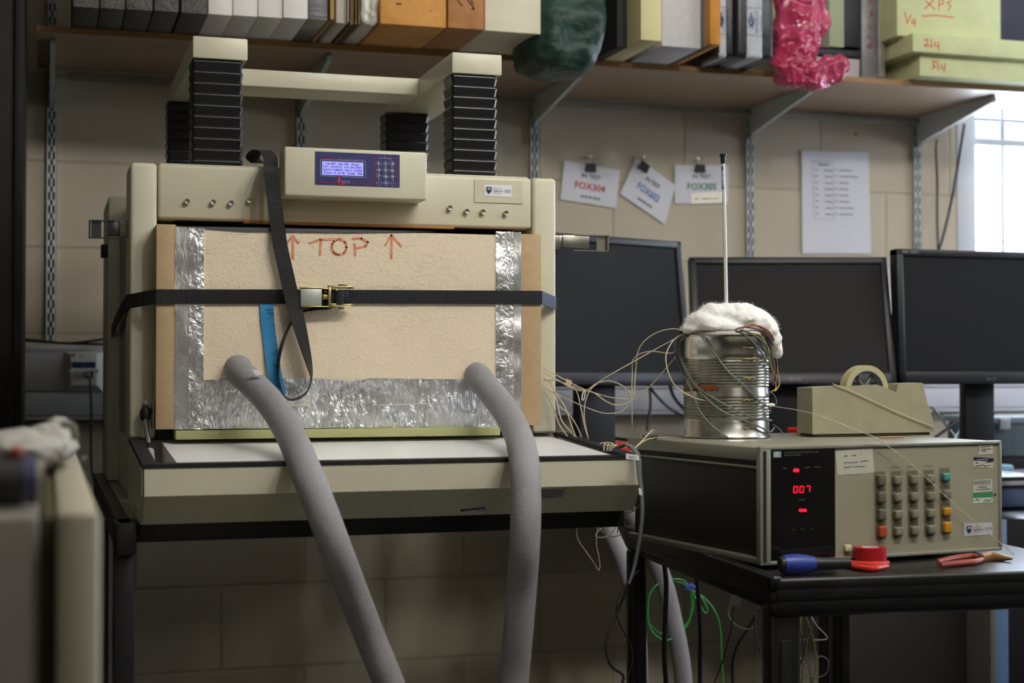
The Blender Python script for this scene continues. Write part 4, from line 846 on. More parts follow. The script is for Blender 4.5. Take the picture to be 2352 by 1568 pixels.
xps = mat('green_xps', 'd2d8a6', .7, bump=.25, bscale=70, var=.1, vscale=20); xd = 'large pale green foam boards stacked on the shelf'
def xblock(fu, v0, v1, sideu, lab, marks, z0, z1, u1=2420):
    Y = XB[lab]; x0 = XY(fu, Y); x1 = XY(u1, Y)
    o = G().box(x0, x1, Y, Y+.55 if Y+.55 < 4.12 else 4.12, z0, z1, .001).done('foam_board', xps, None, lab, 'foam board', xd, smooth=True)
    g = G(); strokes(g, marks, lambda u, v: PY(u, v, Y-.0001), .0035, NY); g.done('marker_writing', mat('orange_pen', 'd2603c', .7), o, smooth=False); return o
# heights come from where each front edge meets the shelf
yb3 = onshelf(2116, 174).y; Z3b = zs; 
L3, L2, L1 = 'pale green foam board marked 3/4, bottom of the stack', 'pale green foam board marked 2/4, middle of the stack', 'thick pale green foam block marked XPS 1/4, top of the stack'
XB = {L3: yb3, L2: yb3-.03, L1: yb3+.01}
Z3t = PY(2116, 125, yb3).z; Z2t = PY(2100, 76, yb3-.03).z
xblock(2116, 0, 0, 0, L3, [[(2140, 142), (2148, 140), (2143, 150), (2148, 153), (2141, 158)], [(2153, 139), (2155, 160)], [(2162, 148), (2162, 156), (2170, 158)], [(2171, 146), (2168, 166)]], Z3b, Z3t)
xblock(2100, 0, 0, 0, L2, [[(2122, 92), (2130, 90), (2130, 98), (2123, 106), (2137, 105)], [(2139, 90), (2140, 110)], [(2148, 96), (2147, 105), (2156, 106)], [(2156, 96), (2155, 114)]], Z3t, Z2t)
xblock(2064, 0, 0, 0, L1, [[(2127, 3), (2147, 22)], [(2144, 0), (2125, 20)], [(2156, 22), (2157, 0), (2167, -2), (2166, 9), (2158, 11)], [(2185, 2), (2175, 6), (2184, 14), (2178, 24)], [(2118, 37), (2150, 35), (2190, 40)], [(2078, 28), (2084, 55)], [(2092, 34), (2085, 50)], [(2096, 44), (2094, 53), (2102, 54)], [(2102, 44), (2100, 62)]], Z2t, zs+.34, 2303)
Yd = yb3+.03
G().box(XY(2304, Yd), XY(2350, Yd)+.1, Yd, Yd+.3, Z2t, zs+.34, .002).done('dark_case', mat('case_blueblack', '2d3348', .5), None, 'blue black case beside the top green foam block', 'case')
# ================================================================ desk, monitors, right background
dz = .75
t = thing('desk', 'grey topped office desk along the wall carrying the monitors', 'desk', (1.2, 3.44, 0))
G().box(1.22, 3.95, 3.44, 4.09, dz-.028, dz, .002).done('desk_top', mat('desk_laminate', 'a4a4ae', .35), t)
G().box(1.24, 3.9, 4.02, 4.05, dz-.1, dz-.03).done('rear_rail', mat('desk_rail', '3b3b42', .6), t)
for x in (XY(1447, 3.6), 3.85): G().box(x, x+.035, 3.585, 3.62, 0, dz-.028, .003).done('leg', mat('desk_rail', '3b3b42', .6), t)
P_ = thing('drawer_pedestal', 'blue grey drawer pedestal under the right end of the desk', 'drawers', (XY(2250, 3.46), 3.46, 0))
xx0, xx1 = XY(2240, 3.46), XY(2330, 3.46)+.25; dm = mat('drawer_blue', '4a5878', .5)
G().box(xx0, xx1, 3.48, 4.0, .02, dz-.03, .003).done('carcass', mat('carcass_dark', '22242e', .6), P_)
zA = lambda v: PY(2330, v, 3.46).z
G().box(xx0, xx1, 3.455, 3.48, zA(1163), zA(1117), .002).done('drawer', dm, P_); G().box(xx0, xx1, 3.455, 3.48, zA(1320), zA(1186), .002).done('drawer', dm, P_); G().box(xx0, xx1, 3.455, 3.48, .05, zA(1324), .002).done('drawer', dm, P_)
bez = mat('monitor_bezel', '22232b', .42, bump=.05, bscale=500); scr = mat('screen_matt', '121216', .6, spec=.28); 
def monitor(bl_, br_, h, tilt, label, neck_u=None, logo='BenQ', neckw=.11, W=None, base_y=.12):
    ex = (br_-bl_); ex.z = 0; W = W or ex.length; ex.normalize(); nb_ = V((ex.y, -ex.x, 0))   # towards viewer
    if nb_.y > 0: nb_ = -nb_
    up = (V((0, 0, 1))*math.cos(math.radians(tilt))-nb_*math.sin(math.radians(tilt))).normalized()
    n = ex.cross(up); xf = Matrix.Translation(bl_) @ Matrix((ex, -n, up)).transposed().to_4x4() if n.dot(nb_) > 0 else None
    t = thing('monitor', label, 'monitor', bl_, 'black desktop monitors')
    b = .019
    g = G(xf)
    g.box(0, W, 0, .035, 0, b+.012, .004); g.box(0, W, 0, .035, h-b, h, .004); g.box(0, b, 0, .035, 0, h, .004); g.box(W-b, W, 0, .035, 0, h, .004); g.box(.01, W-.01, .012, .045, .01, h-.01, .006)
    g.done('bezel', bez, t); G(xf).box(b-.001, W-b+.001, .006, .012, b+.008, h-b+.001).done('screen', scr, t)
    c = bl_+ex*W*.5
    text(logo, c+ex*(-.014)+up*.009+n*.0006, ex, up, .0065, mat('logo_grey', '70707c', .4), t, .028)
    nx = ex*W*.5+bl_-nb_*.05
    g = G(frame_mat(V((nx.x, nx.y, dz)), ex, -nb_)); g.box(-neckw/2, neckw/2, .0, .03, .012, bl_.z-dz+.12, .004); g.done('stand_neck', blackp, t)
    g = G(frame_mat(V((nx.x, nx.y, dz)), ex, -nb_)); g.box(-.13, .13, -.10, .10, .0004, .012, .004); g.done('stand_base', blackp, t)
    return t, xf, W
zmb = CAMZ-(882-845)/3500*3.72
mb = lambda u, v, d: (lambda p: V((p.x, p.y, zmb)))(PD(u, v, d))
monitor(mb(1205, 885, 3.38), mb(1591, 885, 3.70), .352, 6, 'black desktop monitor partly hidden behind the tester, leftmost of three')
monitor(mb(1593, 882, 3.74), mb(2062, 876, 3.74), .335, 17, 'black desktop monitor behind the tin can, middle of three')
tm, xf, W = monitor(mb(2068, 877, 3.74), mb(2068, 877, 3.74)+V((.51, .0, 0))*1.0, .335, 2.5, 'black desktop monitor in front of the window, rightmost of three', W=.52, neckw=.085)
g = G(xf); g.box(.015, .032, -.0004, .001, .324, .328); g.box(.038, .06, -.0004, .001, .324, .328); g.done('bezel_print', mat('logo_grey', '70707c', .4), tm)
# storage box, blue pouch
bx_ = PY(2262, 1030, 3.62); t = thing('food_box', 'clear plastic lidded storage box on the desk below the right monitor', 'storage box', (bx_.x, 3.62, dz))
zz1, zz0 = PY(2300, 957, 3.62).z, dz+.035
clr = mat('clear_plastic', '9fb0b4', .2, trans=.55, coat=.3)
G().box(bx_.x+.01, bx_.x+.30, 3.62, 3.82, zz0, zz1-.018, .008, 3).done('tub', mat('tub_plastic', '6f8088', .3, trans=.35, var=.3, vscale=20), t)
G().box(bx_.x, bx_.x+.31, 3.61, 3.83, zz1-.018, zz1, .005, 3).done('lid', mat('lid_plastic', 'a9b6c2', .25, trans=.4), t)
G().box(bx_.x+.035, bx_.x+.07, 3.60, 3.607, zz1-.034, zz1-.004, .004, 3).done('clip', mat('clip_white', 'a8adad', .4), t)
G().box(bx_.x+.02, bx_.x+.29, 3.63, 3.81, dz+.0005, zz0-.001, .003).done('dark_tray', blackp, None, 'flat black tray under the clear storage box', 'tray')
g = G(); a = PZ(2300, 1056, dz+.01); g.box(XY(2262, 3.50), XY(2330, 3.50), 3.50, 3.57, dz+.0004, dz+.022, .008, 3); g.done('blue_pouch', mat('pouch_blue', '6d93ad', .5), None, 'small light blue pouch on the desk beside the data logger', 'pouch')
# background cables behind the logger
bk = blackp
for pts, r, l in (([(2232, 878, 3.75), (2233, 900, 3.74), (2230, 940, 3.72), (2215, 970, 3.7), (2196, 1003, 3.66), (2188, 1020, 3.6)], .004, 'black cable dropping from the right monitor in a long curve'),
                  ([(2148, 1004, 3.6), (2190, 975, 3.62), (2225, 955, 3.64), (2240, 952, 3.64), (2245, 970, 3.64), (2240, 1000, 3.62), (2235, 1015, 3.6)], .0042, 'black cable arching over beside the monitor stand'),
                  ([(2138, 935, 3.8), (2155, 950, 3.75), (2180, 985, 3.7), (2200, 1010, 3.65)], .0036, 'grey cable slanting down behind the tape dispenser'),
                  ([(1800, 925, 3.85), (1825, 912, 3.8), (1865, 895, 3.75), (1900, 880, 3.72)], .005, 'black cable slanting up behind the tape dispenser'),
                  ([(1850, 1000, 3.7), (1862, 975, 3.7), (1870, 950, 3.72), (1880, 920, 3.74)], .004, 'short black cable rising beside the tape dispenser'),
                  ([(1490, 885, 3.78), (1510, 910, 3.78), (1545, 942, 3.8), (1600, 970, 3.8)], .0042, 'black cable curving behind the tin can, lower one'),
                  ([(1538, 882, 3.7), (1545, 905, 3.72), (1558, 925, 3.75), (1580, 945, 3.78)], .005, 'thick black cable behind the left edge of the tin can')):
    wire('background_cable', pts, r, MATS['grey_cable'] if 'grey cable' in l else bk, l, 'cable', 'cables behind the monitors')
wire('background_cable', [(1492, 886, 3.9), (1494, 930, 3.95), (1488, 970, 4.0), (1485, 1010, 4.0)], .004, mat('beige_cable', '7a6a5e', .6), 'pale brown cable hanging behind the left monitor', 'cable', 'cables behind the monitors')
wire('background_cable', [(1356, 985, 3.7), (1380, 1000, 3.72), (1420, 1008, 3.72), (1450, 1012, 3.7), (1480, 1020, 3.7)], .005, bk, 'black cable lying on the desk beside the left monitor stand', 'cable', 'cables behind the monitors')
G().box(XY(1392, 3.46), XY(1450, 3.46), 3.46, 3.58, dz+.0004, PY(1420, 1015, 3.46).z, .003).done('red_box', mat('red_plastic', 'b3241f', .4), None, 'red plastic box on the desk behind the tester door corner', 'box')
# ================================================================ cart
zt = .722
cBL, cFL = PZ(1440, 1213, zt), PZ(1772, 1332, zt); cF2 = PZ(2352, 1322, zt)
ey = (cBL-cFL); ey.z = 0; Lc = ey.length; ey.normalize(); ex = V((ey.y, -ey.x, 0))
CT = thing('utility_cart', 'black plastic utility cart carrying the data logger', 'cart', (cFL.x, cFL.y, 0)); cx = frame_mat(V((cFL.x, cFL.y, 0)), ex, ey)
cw = .60
cpm = mat('cart_plastic', '131417', .33, bump=.35, bscale=260, bdist=.0006)
g = G(cx); g.box(0, cw, 0, Lc+.02, zt-.040, zt-.004, .012, 4); g.box(.002, cw, .001, .035, zt-.057, zt-.02, .012, 4); g.box(.0, .018, 0, Lc+.02, zt-.02, zt+.006, .006, 3); g.box(0, cw, 0, .02, zt-.02, zt+.002, .006, 3); g.box(0, cw, Lc, Lc+.02, zt-.02, zt+.006, .006, 3); g.box(.012, cw-.012, .012, Lc+.008, zt-.050, zt-.039, .004); g.done('tray', cpm, CT)
for (a, b) in ((.005, .01), (.002, Lc-.016), (cw-.05, .01), (cw-.185, Lc-.03)):
    g = G(cx); q_ = .046 if b < .1 else .034
    g.box(a, a+q_, b, b+q_, 0, zt-.039, .008, 3); g.box(a+.012, a+.03, b-.003, b, .05, zt-.09, .002); g.done('leg', cpm, CT)
g = G(cx); g.box(0, cw, 0, Lc+.02, .10, .15, .01, 3); g.done('lower_tray', cpm, CT)
# ================================================================ data logger
zh = zt+.004
hFL, hFR = PZ(1747, 1298, zh), PZ(2303, 1262, zh)
hx = hFR-hFL; hx.z = 0; HW = hx.length; hx.normalize(); hy = V((-hx.y, hx.x, 0)); hp = frame_mat(hFL, hx, hy); hn = -hy
HH = (PP(1747, 1032, hFL, hn).z+PP(2303, 1008, hFL, hn).z)/2-zh
H = thing('data_logger', 'wide grey data acquisition unit with red display and keypad', 'instrument', hFL)
HD = .42
hg = mat('logger_frame', '8e8e84', .4, metal=.3, bump=.05, bscale=400); hpan = mat('logger_panel', '8f8c78', .55, bump=.1, bscale=500)
hside = mat('logger_side', '24231f', .55, bump=.15, bscale=500)
g = G(hp); g.box(.012, HW-.012, .01, HD-.005, .006, HH-.006, .002); g.done('case', hside, H)
g = G(hp); g.box(.004, HW-.004, .008, HD, HH-.008, HH, .003); g.done('top_cover', mat('logger_top', '8a8778', .38, bump=.3, bscale=300, bdist=.0005), H)
g = G(hp); g.box(0, .012, .006, HD, HH-.022, HH-.001, .002); g.box(.001, .013, .006, HD, .004, .010, .001); g.box(HW-.012, HW, .006, HD, HH-.022, HH-.001, .002); g.box(0.002, HW-.002, .006, HD, 0, .006, .001)
g.box(.001, .0125, .006, HD, HH-.034, HH-.030, .001); g.done('side_rail', hg, H)
g = G(hp); g.box(0, HW, 0, .012, HH-.005, HH+.001, .002); g.box(0, HW, 0, .012, -.001, .005, .002); g.box(0, .020, 0, .012, 0, HH, .002); g.box(HW-.006, HW, 0, .012, 0, HH, .002); g.done('front_frame', hg, H)
g = G(hp); g.box(.005, .011, -.0005, .004, .004, HH-.006); g.done('frame_groove', rubber, H)
def HL(u, v): # pixel -> local x,z on the front plane
    q = PP(u, v, hFL, hn); d = q-hFL; return d.dot(hx), d.z
def HW3(u, v, lift=0): return PP(u, v, hFL+hn*(lift), hn)
yfp = .003
def hpl(u, v): return PP(u, v, hFL+hy*yfp, hn)
xdisp = HL(1920, 1150)[0]
g = G(hp); g.box(xdisp, HW-.006, yfp, .012, .005, HH-.005); g.done('front_panel', hpan, H, smooth=False)
g = G(hp); g.box(.020, xdisp, .002, .012, .005, HH-.005); g.done('display_window', mat('display_black', '09080c', .12, coat=.5), H, smooth=False)
led = mat('led_red', 'ff1030', .4, emis=4, ecol='ff0820')
dl = lambda u, v: PP(u, v, hFL+hy*.0019, hn)
g = G()
def seg(cx_, cy_, segs, w_=9, h_=20):
    P = {'a': [(-1, -1), (1, -1)], 'b': [(1, -1), (1, 0)], 'c': [(1, 0), (1, 1)], 'd': [(-1, 1), (1, 1)], 'e': [(-1, 0), (-1, 1)], 'f': [(-1, -1), (-1, 0)], 'g': [(-1, 0), (1, 0)]}
    strokes(g, [[(cx_+x*w_/2+(-y)*.6, cy_+y*h_/2) for x, y in P[s]] for s in segs], dl, .0011, hn)
seg(1827, 1124, 'abcdef', 8, 14); seg(1841, 1123.5, 'abcdef', 8, 14); seg(1856, 1122, 'abc', 7, 12)
g.done('led_digits', led, H, smooth=False)
g = G(); strokes(g, [[(1824, 1080), (1833, 1080)]], dl, .0045, hn); strokes(g, [[(1837, 1171.5), (1850, 1171.5)]], dl, .0042, hn); g.done('led_bar', led, H, smooth=False)
dt = mat('display_text', '5c5f50', .6)
for s_, u, v, wpx in (('SRQ', 1799, 1077, 9), ('TALK', 1824, 1076, 10), ('LISTEN', 1848, 1075, 15), ('REMOTE', 1871, 1074, 17), ('CHANNEL', 1834, 1149, 19), ('SLOT', 1818, 1218, 10), ('VOLTS', 1838, 1217, 12), ('CH', 1860, 1216, 7)):
    text(s_, dl(u, v), hx, EZ, .0022, dt, H, wpx/3500*2.4)
text('3497A DATA ACQUISITION/CONTROL UNIT', dl(1801, 1041), hx, EZ, .0026, dt, H, .066); text('HEWLETT-PACKARD', dl(1801, 1047), hx, EZ, .0024, dt, H, .031)
q0, q1 = dl(1776, 1050), dl(1794, 1037)
g = G(); g.prism([dl(1776, 1037), dl(1794, 1036.5), dl(1794, 1050), dl(1776, 1050.5)], hn*.0002); g.done('badge', mat('badge_blue', '6f9aa6', .5), H, smooth=False)
g = G(); c = dl(1784, 1043.5)+hn*.0004; g.prism([c+hx*.0038*math.cos(k*.524)+EZ*.0038*math.sin(k*.524) for k in range(12)], hn*.0002); g.done('badge_disc', mat('badge_cream', 'c8c8a8', .5), H, smooth=False)
text('hp', c-hx*.0028-EZ*.0014+hn*.0003, hx, EZ, .003, mat('badge_ink', '3a4a50', .6), H, .0056, shear=.2)
# keypad
cols = [(2020, 'l'), (2058, 'k'), (2096, 'k'), (2134, 'k'), (2170, 'r')]
keyc = {'dg': mat('key_dark', '5d5a50', .6), 'g': mat('key_grey', '73705f', .6), 'teal': mat('key_teal', '4a8a86', .5), 'or': mat('key_amber', 'b5801e', .5), 'red': mat('key_rust', '9c4520', .5), 'lg': mat('key_midgrey', '6e6a62', .6)}
surround = mat('key_surround', '66614f', .7)
digits = ['7', '8', '9', '4', '5', '6', '1', '2', '3', '0', '.', '/']
for ci in range(5):
    for ri in range(4):
        u = [2020, 2057.5, 2095, 2132.5, 2169][ci]+ri*.7; v = [1102, 1141, 1180.5, 1219.5][ri]-ci*[1.6, 1.5, 1.4, 2.1][ri] - (3 if ci > 3 else 0)
        if ci: u += 0
        f = 2.45/3500
        c = hpl(u, v)
        w_, h_ = (16, 19.5) if ci == 0 else (15.5, 19)
        g = G(); g.prism([c+hx*sx_*w_*f+EZ*sz_*h_*f for sx_, sz_ in ((-1, -1), (1, -1), (1, 1), (-1, 1))], hn*.0002); g.done('key_surround', surround, H, smooth=False)
        kind = 'dg' if ci == 0 and ri < 3 else 'red' if ci == 0 else ('teal', 'lg', 'or', 'or')[ri] if ci == 4 else 'g'
        kw = 10.5 if kind != 'teal' else 10; kh = 12.5 if ci in (0,) or (ci == 4 and ri == 3) else 9 if ci == 4 and ri in (0, 2) else 10
        cc = c-EZ*.0012 if ci else c
        lx, lz = (cc-hFL).dot(hx), cc.z-hFL.z; g = G(hp)
        g.box(lx-kw*f, lx+kw*f, -.006, yfp, lz-kh*f, lz+kh*f, .0022, 3); g.done('key', keyc[kind], H)
        if 1 <= ci <= 3: text(digits[ri*3+ci-1], hFL+hx*(lx-.0012)+EZ*(lz-.002)+hn*.0062, hx, EZ, .004, mat('key_print', 'b9b48e', .6), H)
for i_, u in enumerate((2057, 2095, 2133)): text(('DIGITAL', 'ANALOG', 'SYSTEM')[i_], hpl(u-13, 1075-i_*1.2), hx, EZ, .0026, mat('panel_ink', '4e4b40', .7), H, .018)
g = G(hp); lx, lz = HL(1947, 1258); g.box(lx-.006, lx+.006, -.003, yfp, lz-.005, lz+.005, .001); g.done('power_button', mat('button_cream', 'c8c49a', .5), H)
text('LINE', hpl(1940, 1246), hx, EZ, .0022, MATS['panel_ink'], H, .008); text('ON', hpl(1944.5, 1260), hx, EZ, .002, MATS['panel_ink'], H, .004)
def sticker(c4, m, name, lift=.0003):
    g = G(); g.prism([hpl(u, v)+hn*lift for u, v in c4], hn*.0001); return g.done(name, m, H, smooth=False)
lw = mat('label_white', 'e2e2ea', .5); lgy = mat('label_aged', 'b7b6a6', .6)
s_ = sticker([(1919, 1036), (2004, 1028), (2008, 1085), (1923, 1091)], lgy, 'note_label')
g = G(); strokes(g, [[(1938, 1048), (1943, 1045), (1946, 1048)], [(1955, 1046), (1962, 1044), (1966, 1046)], [(1974, 1044), (1977, 1042)], [(1938, 1063), (1945, 1061), (1955, 1062), (1969, 1060)], [(1976, 1060), (1984, 1057), (1993, 1058)], [(1938, 1073), (1955, 1071)], [(1961, 1071), (1985, 1070)]], lambda u, v: hpl(u, v)+hn*.0005, .0012, hn); g.done('note_writing', mat('note_ink', '77757e', .7), s_, smooth=False)
s_ = sticker([(2247, 1022), (2280, 1020), (2280, 1042), (2247, 1044)], lgy, 'small_label')
g = G(); strokes(g, [[(2252, 1026), (2274, 1024)], [(2253, 1031), (2276, 1030)], [(2254, 1035), (2264, 1035)], [(2248, 1024), (2248, 1036)]], lambda u, v: hpl(u, v)+hn*.0005, .001, hn); g.done('label_print', MATS['panel_ink'], s_, smooth=False)
s_ = sticker([(2236, 1052), (2281, 1053), (2281, 1074), (2236, 1073)], lgy, 'calibration_sticker'); sticker([(2236, 1049), (2282, 1052), (2281, 1060), (2236, 1057)], mat('sticker_navy', '1d1a38', .5), 'sticker_band', .0005)
text('CALIBRATED', hpl(2243, 1057.5)+hn*.0006, hx, EZ, .0028, lgy, H, .024)
g = G(); strokes(g, [[(2240, 1063), (2243, 1061), (2246, 1064)], [(2264, 1063), (2268, 1060), (2276, 1061)], [(2240, 1070), (2250, 1069), (2256, 1067), (2262, 1070), (2274, 1068)]], lambda u, v: hpl(u, v)+hn*.0005, .001, hn); g.done('sticker_marks', ink, s_, smooth=False)
s_ = sticker([(2235, 1102), (2279, 1099), (2279, 1128), (2235, 1131)], mat('label_grey', 'b0afa8', .6), 'barcode_label')
g = G()
for k in range(16): strokes(g, [[(2238+k*2.3, 1104-k*.13), (2238+k*2.3, 1113-k*.13)]], lambda u, v: hpl(u, v)+hn*.0005, .0005+.0006*(k*7 % 3 == 0), hn)
strokes(g, [[(2246, 1118), (2266, 1117)], [(2240, 1124), (2274, 1122)]], lambda u, v: hpl(u, v)+hn*.0005, .0009, hn); g.done('barcode', mat('barcode_ink', '4a4a4e', .7), s_, smooth=False)
s_ = sticker([(2235, 1132), (2280, 1130), (2280, 1153), (2235, 1155)], mat('label_pale', 'b9c2b4', .6), 'test_sticker'); sticker([(2235, 1132), (2280, 1130), (2280, 1141), (2235, 1143)], mat('sticker_green', '2c7d50', .6), 'sticker_band', .0005)
g = G(); strokes(g, [[(2239, 1150), (2243, 1145), (2246, 1149), (2250, 1147)], [(2259, 1151), (2264, 1147), (2272, 1150), (2276, 1145)]], lambda u, v: hpl(u, v)+hn*.0005, .0009, hn); g.done('sticker_marks', ink, s_, smooth=False)
s_ = sticker([(2213, 1202), (2279, 1199), (2280, 1227), (2214, 1231)], mat('label_cool', 'b4b4bc', .6), 'asset_label')
ll = hpl(2214, 1231)+hn*.0004; lr = hpl(2280, 1227)+hn*.0004; tl_ = hpl(2213, 1202)+hn*.0004; salford(s_, ll, (lr-ll).normalized(), EZ, (lr-ll).length, (tl_.z-ll.z), '019')
g = G(); g.lathe([(.0022, 0), (.0022, .0006)], hpl(2285, 1135)-V((0, .001, 0)), 10, 'Y'); g.done('panel_screw', mat('screw_dark', '4a4040', .5), H)
ztopH = zh+HH+.0008
# ================================================================ tin can
cc = PZ(1668, 1003, ztopH); cr = .0755
TC = thing('tin_can', 'large ribbed tin can with rust patch standing on the data logger', 'can', cc)
hC = PD(1668, 770, (cc-CAM).dot(FW)).z-ztopH
tinm = mat('tinplate', 'dad8d0', .26, metal=1, bump=.25, bscale=18, bdist=.002, var=.45, vscale=14, stretch=(1, 1, .3))
pr_ = [(cr-.004, .0), (cr+.0015, .0005), (cr+.0015, .003), (cr-.0005, .005), (cr-.0005, .028)]
for z_ in [.033+k*.0053 for k in range(8)]+[.088+k*.0053 for k in range(10)]: pr_ += [(cr-.0022, z_), (cr+.0002, z_+.0027)]
pr_ += [(cr-.0005, .148), (cr-.0005, hC-.006), (cr+.0015, hC-.004), (cr+.0015, hC), (cr-.001, hC), (cr-.002, hC-.003), (cr-.003, .01), (cr-.0035, .008)]
pr_ = [(r, z if z < 0.148 or z >= hC-.007 or z <= .01 else z) for r, z in pr_]
g = G(); g.lathe(pr_, cc, 64); g.done('can_body', tinm, TC, ang=50)
# rust + yellow tape spots as thin shells on the can
def can_patch(u0, u1, v0, v1, m, name, rr=.0012):
    d0 = (cc-CAM).dot(FW); g = G(); rows = []
    for v in (v0, (v0+v1)/2, v1):
        row = []
        for k in range(9):
            u = u0+(u1-u0)*k/8; s = (u-1668)/106; s = max(-.97, min(.97, s)); a = math.asin(s)
            view = V((cc.x, cc.y, 0)).normalized(); rt = V((view.y, -view.x, 0)); z = ztopH+hC*(1012-v)/(1012-770)
            wob = noise.noise(V((u*.15, v*.1, 3)))*.0025
            row.append(g.bm.verts.new(V((cc.x, cc.y, 0))+rt*math.sin(a)*(cr+rr)-view*math.cos(a)*(cr+rr)+V((0, 0, z+wob))))
        rows.append(row)
    for a, b in zip(rows, rows[1:]):
        for k in range(8): g.bm.faces.new((a[k], a[k+1], b[k+1], b[k]))
    g.done(name, m, TC)
rust = mat('rust', '8a4a1c', .85, var=.35, vscale=90)
can_patch(1565, 1600, 895, 902, rust, 'rust_patch'); can_patch(1598, 1648, 888, 900, rust, 'rust_patch', .0014)
yt_ = mat('yellow_tape', '94804a', .45)
for v in (800, 825, 870, 921, 969, 986): can_patch(1708, 1740, v-1.8, v+1.8, yt_, 'yellow_tape')
# polystyrene lid + cotton
g = G(); g.lathe([(cr-.004, hC-.012), (cr-.004, hC+.004), (cr-.006, hC+.006)], cc, 48); g.done('foam_lid', mat('foam_lid_white', 'd4cfc6', .8, bump=.2), TC)
wool = mat('cotton_wool', 'f4f3f1', 1, bump=.35, bscale=300, bdist=.002, var=.02)
CW = thing('cotton_wool', 'white cotton wool heaped on top of the tin can', 'cotton wool', cc+V((0, 0, hC)))
dC = (cc-CAM).dot(FW)
g = G()
for (u, v, rx, rz, ry, sd, dd) in ((1660, 752, .062, .020, .05, 1, 0), (1612, 742, .026, .022, .04, 2, -.01), (1636, 722, .023, .019, .03, 3, -.01), (1665, 728, .03, .024, .04, 4, 0), (1700, 730, .038, .027, .045, 5, .0), (1733, 742, .030, .026, .04, 6, .0), (1757, 758, .022, .026, .03, 7, .0), (1775, 780, .013, .022, .022, 8, 0), (1785, 802, .009, .018, .015, 9, 0), (1592, 756, .018, .012, .03, 10, -.01), (1645, 712, .014, .010, .02, 11, -.015)):
    g.blob(PD(u, v, dC+dd-.015), (rx, ry, rz), 5, .10, 1.6, sd)
for v in g.bm.verts:
    if v.co.z < ztopH+hC+.0065 and (v.co.xy-cc.xy).length < cr+.004: v.co.z = ztopH+hC+.0065
wh = g.done('wool_heap', wool, CW, ang=180)
rm = wh.modifiers.new('r', 'REMESH'); rm.mode = 'VOXEL'; rm.voxel_size = .0022; rm.use_smooth_shade = True
sm = wh.modifiers.new('s', 'SMOOTH'); sm.iterations = 14; sm.factor = .6
tx_ = bpy.data.textures.new('wool_clouds', 'CLOUDS'); tx_.noise_scale = .012; tx_.noise_depth = 3
dm = wh.modifiers.new('d', 'DISPLACE'); dm.texture = tx_; dm.texture_coords = 'GLOBAL'; dm.strength = .0045; dm.mid_level = .5
g = G(); random.seed(3); bv = None
dg_src = [o for o in bpy.data.objects if o.name.startswith('wool_heap')][0].data
vs_ = [v for v in dg_src.vertices if v.co.z > ztopH+hC+.01]
for k in range(9000):
    v = random.choice(vs_); n_ = (v.normal+V((random.uniform(-.6, .6), random.uniform(-.6, .6), random.uniform(-.6, .6)))).normalized(); L_ = random.uniform(.003, .008); side = n_.orthogonal()*.00006
    p = v.co; g.bm.faces.new([g.bm.verts.new(q) for q in (p-side, p+side, p+n_*L_+V((0, 0, random.uniform(-.001, .001))))])
fz = g.done('wool_fuzz', wool, CW, kind='stuff', smooth=False)
# thermometer tube
TH = thing('glass_thermometer', 'thin white tube thermometer with black cap standing up out of the cotton wool', 'thermometer', PD(1669, 712, dC))
tb, tp_ = PD(1669, 735, dC), PD(1661.5, 372, dC)
g = G(); g.tube([tb, tp_], .0033, 16); g.done('stem', mat('stem_white', 'cfd3cc', .25, coat=.4), TH)
axis = (tp_-tb).normalized(); pc = PD(1661.3, 374, dC)
g = G(); g.tube([pc-axis*.001, pc+axis*.012], .0046, 16); g.tube([pc+axis*.012, pc+axis*.0155], .0062, 16); g.done('cap', mat('cap_black', '141425', .45), TH)
vn = -(dC*FW).normalized(); rt_ = RT
g = G(); a_, b_ = PD(1657.5, 382, dC-.0037), PD(1660, 434, dC-.0037); g.prism([PD(1656.8, 381, dC-.0036), PD(1661, 381, dC-.0036), PD(1662.2, 433, dC-.0036), PD(1658, 433, dC-.0036)], FW*.0003); g.done('sticker_band', mat('sticker_navy', '1d1a38', .5), TH, smooth=False)
text('CALIBRATED', PD(1661.6, 428, dC-.0039), axis, -RT, .0020, lw, TH, .028)
g = G(); g.prism([PD(1661, 381, dC-.0036), PD(1666, 381, dC-.0036), PD(1666.5, 433, dC-.0036), PD(1662.2, 433, dC-.0036)], FW*.0003); g.done('sticker_white', lw, TH, smooth=False)
fl = PD(1660, 455, dC)
g = G(); g.prism([PD(1587, 443, dC-.004), PD(1659, 440, dC-.002), PD(1659, 464, dC-.002), PD(1588, 468, dC-.004)], FW*.0004); g.done('flag_label', mat('flag_white', 'd9d4cc', .7), TH, smooth=False)
g = G(); strokes(g, [[(1598, 455), (1606, 453)], [(1614, 454), (1634, 453)], [(1642, 453), (1650, 451)]], lambda u, v: PD(u, v, dC-.0046), .0012, -FW); g.done('flag_writing', mat('flag_faint', 'c6c0b9', .8), TH, smooth=False)
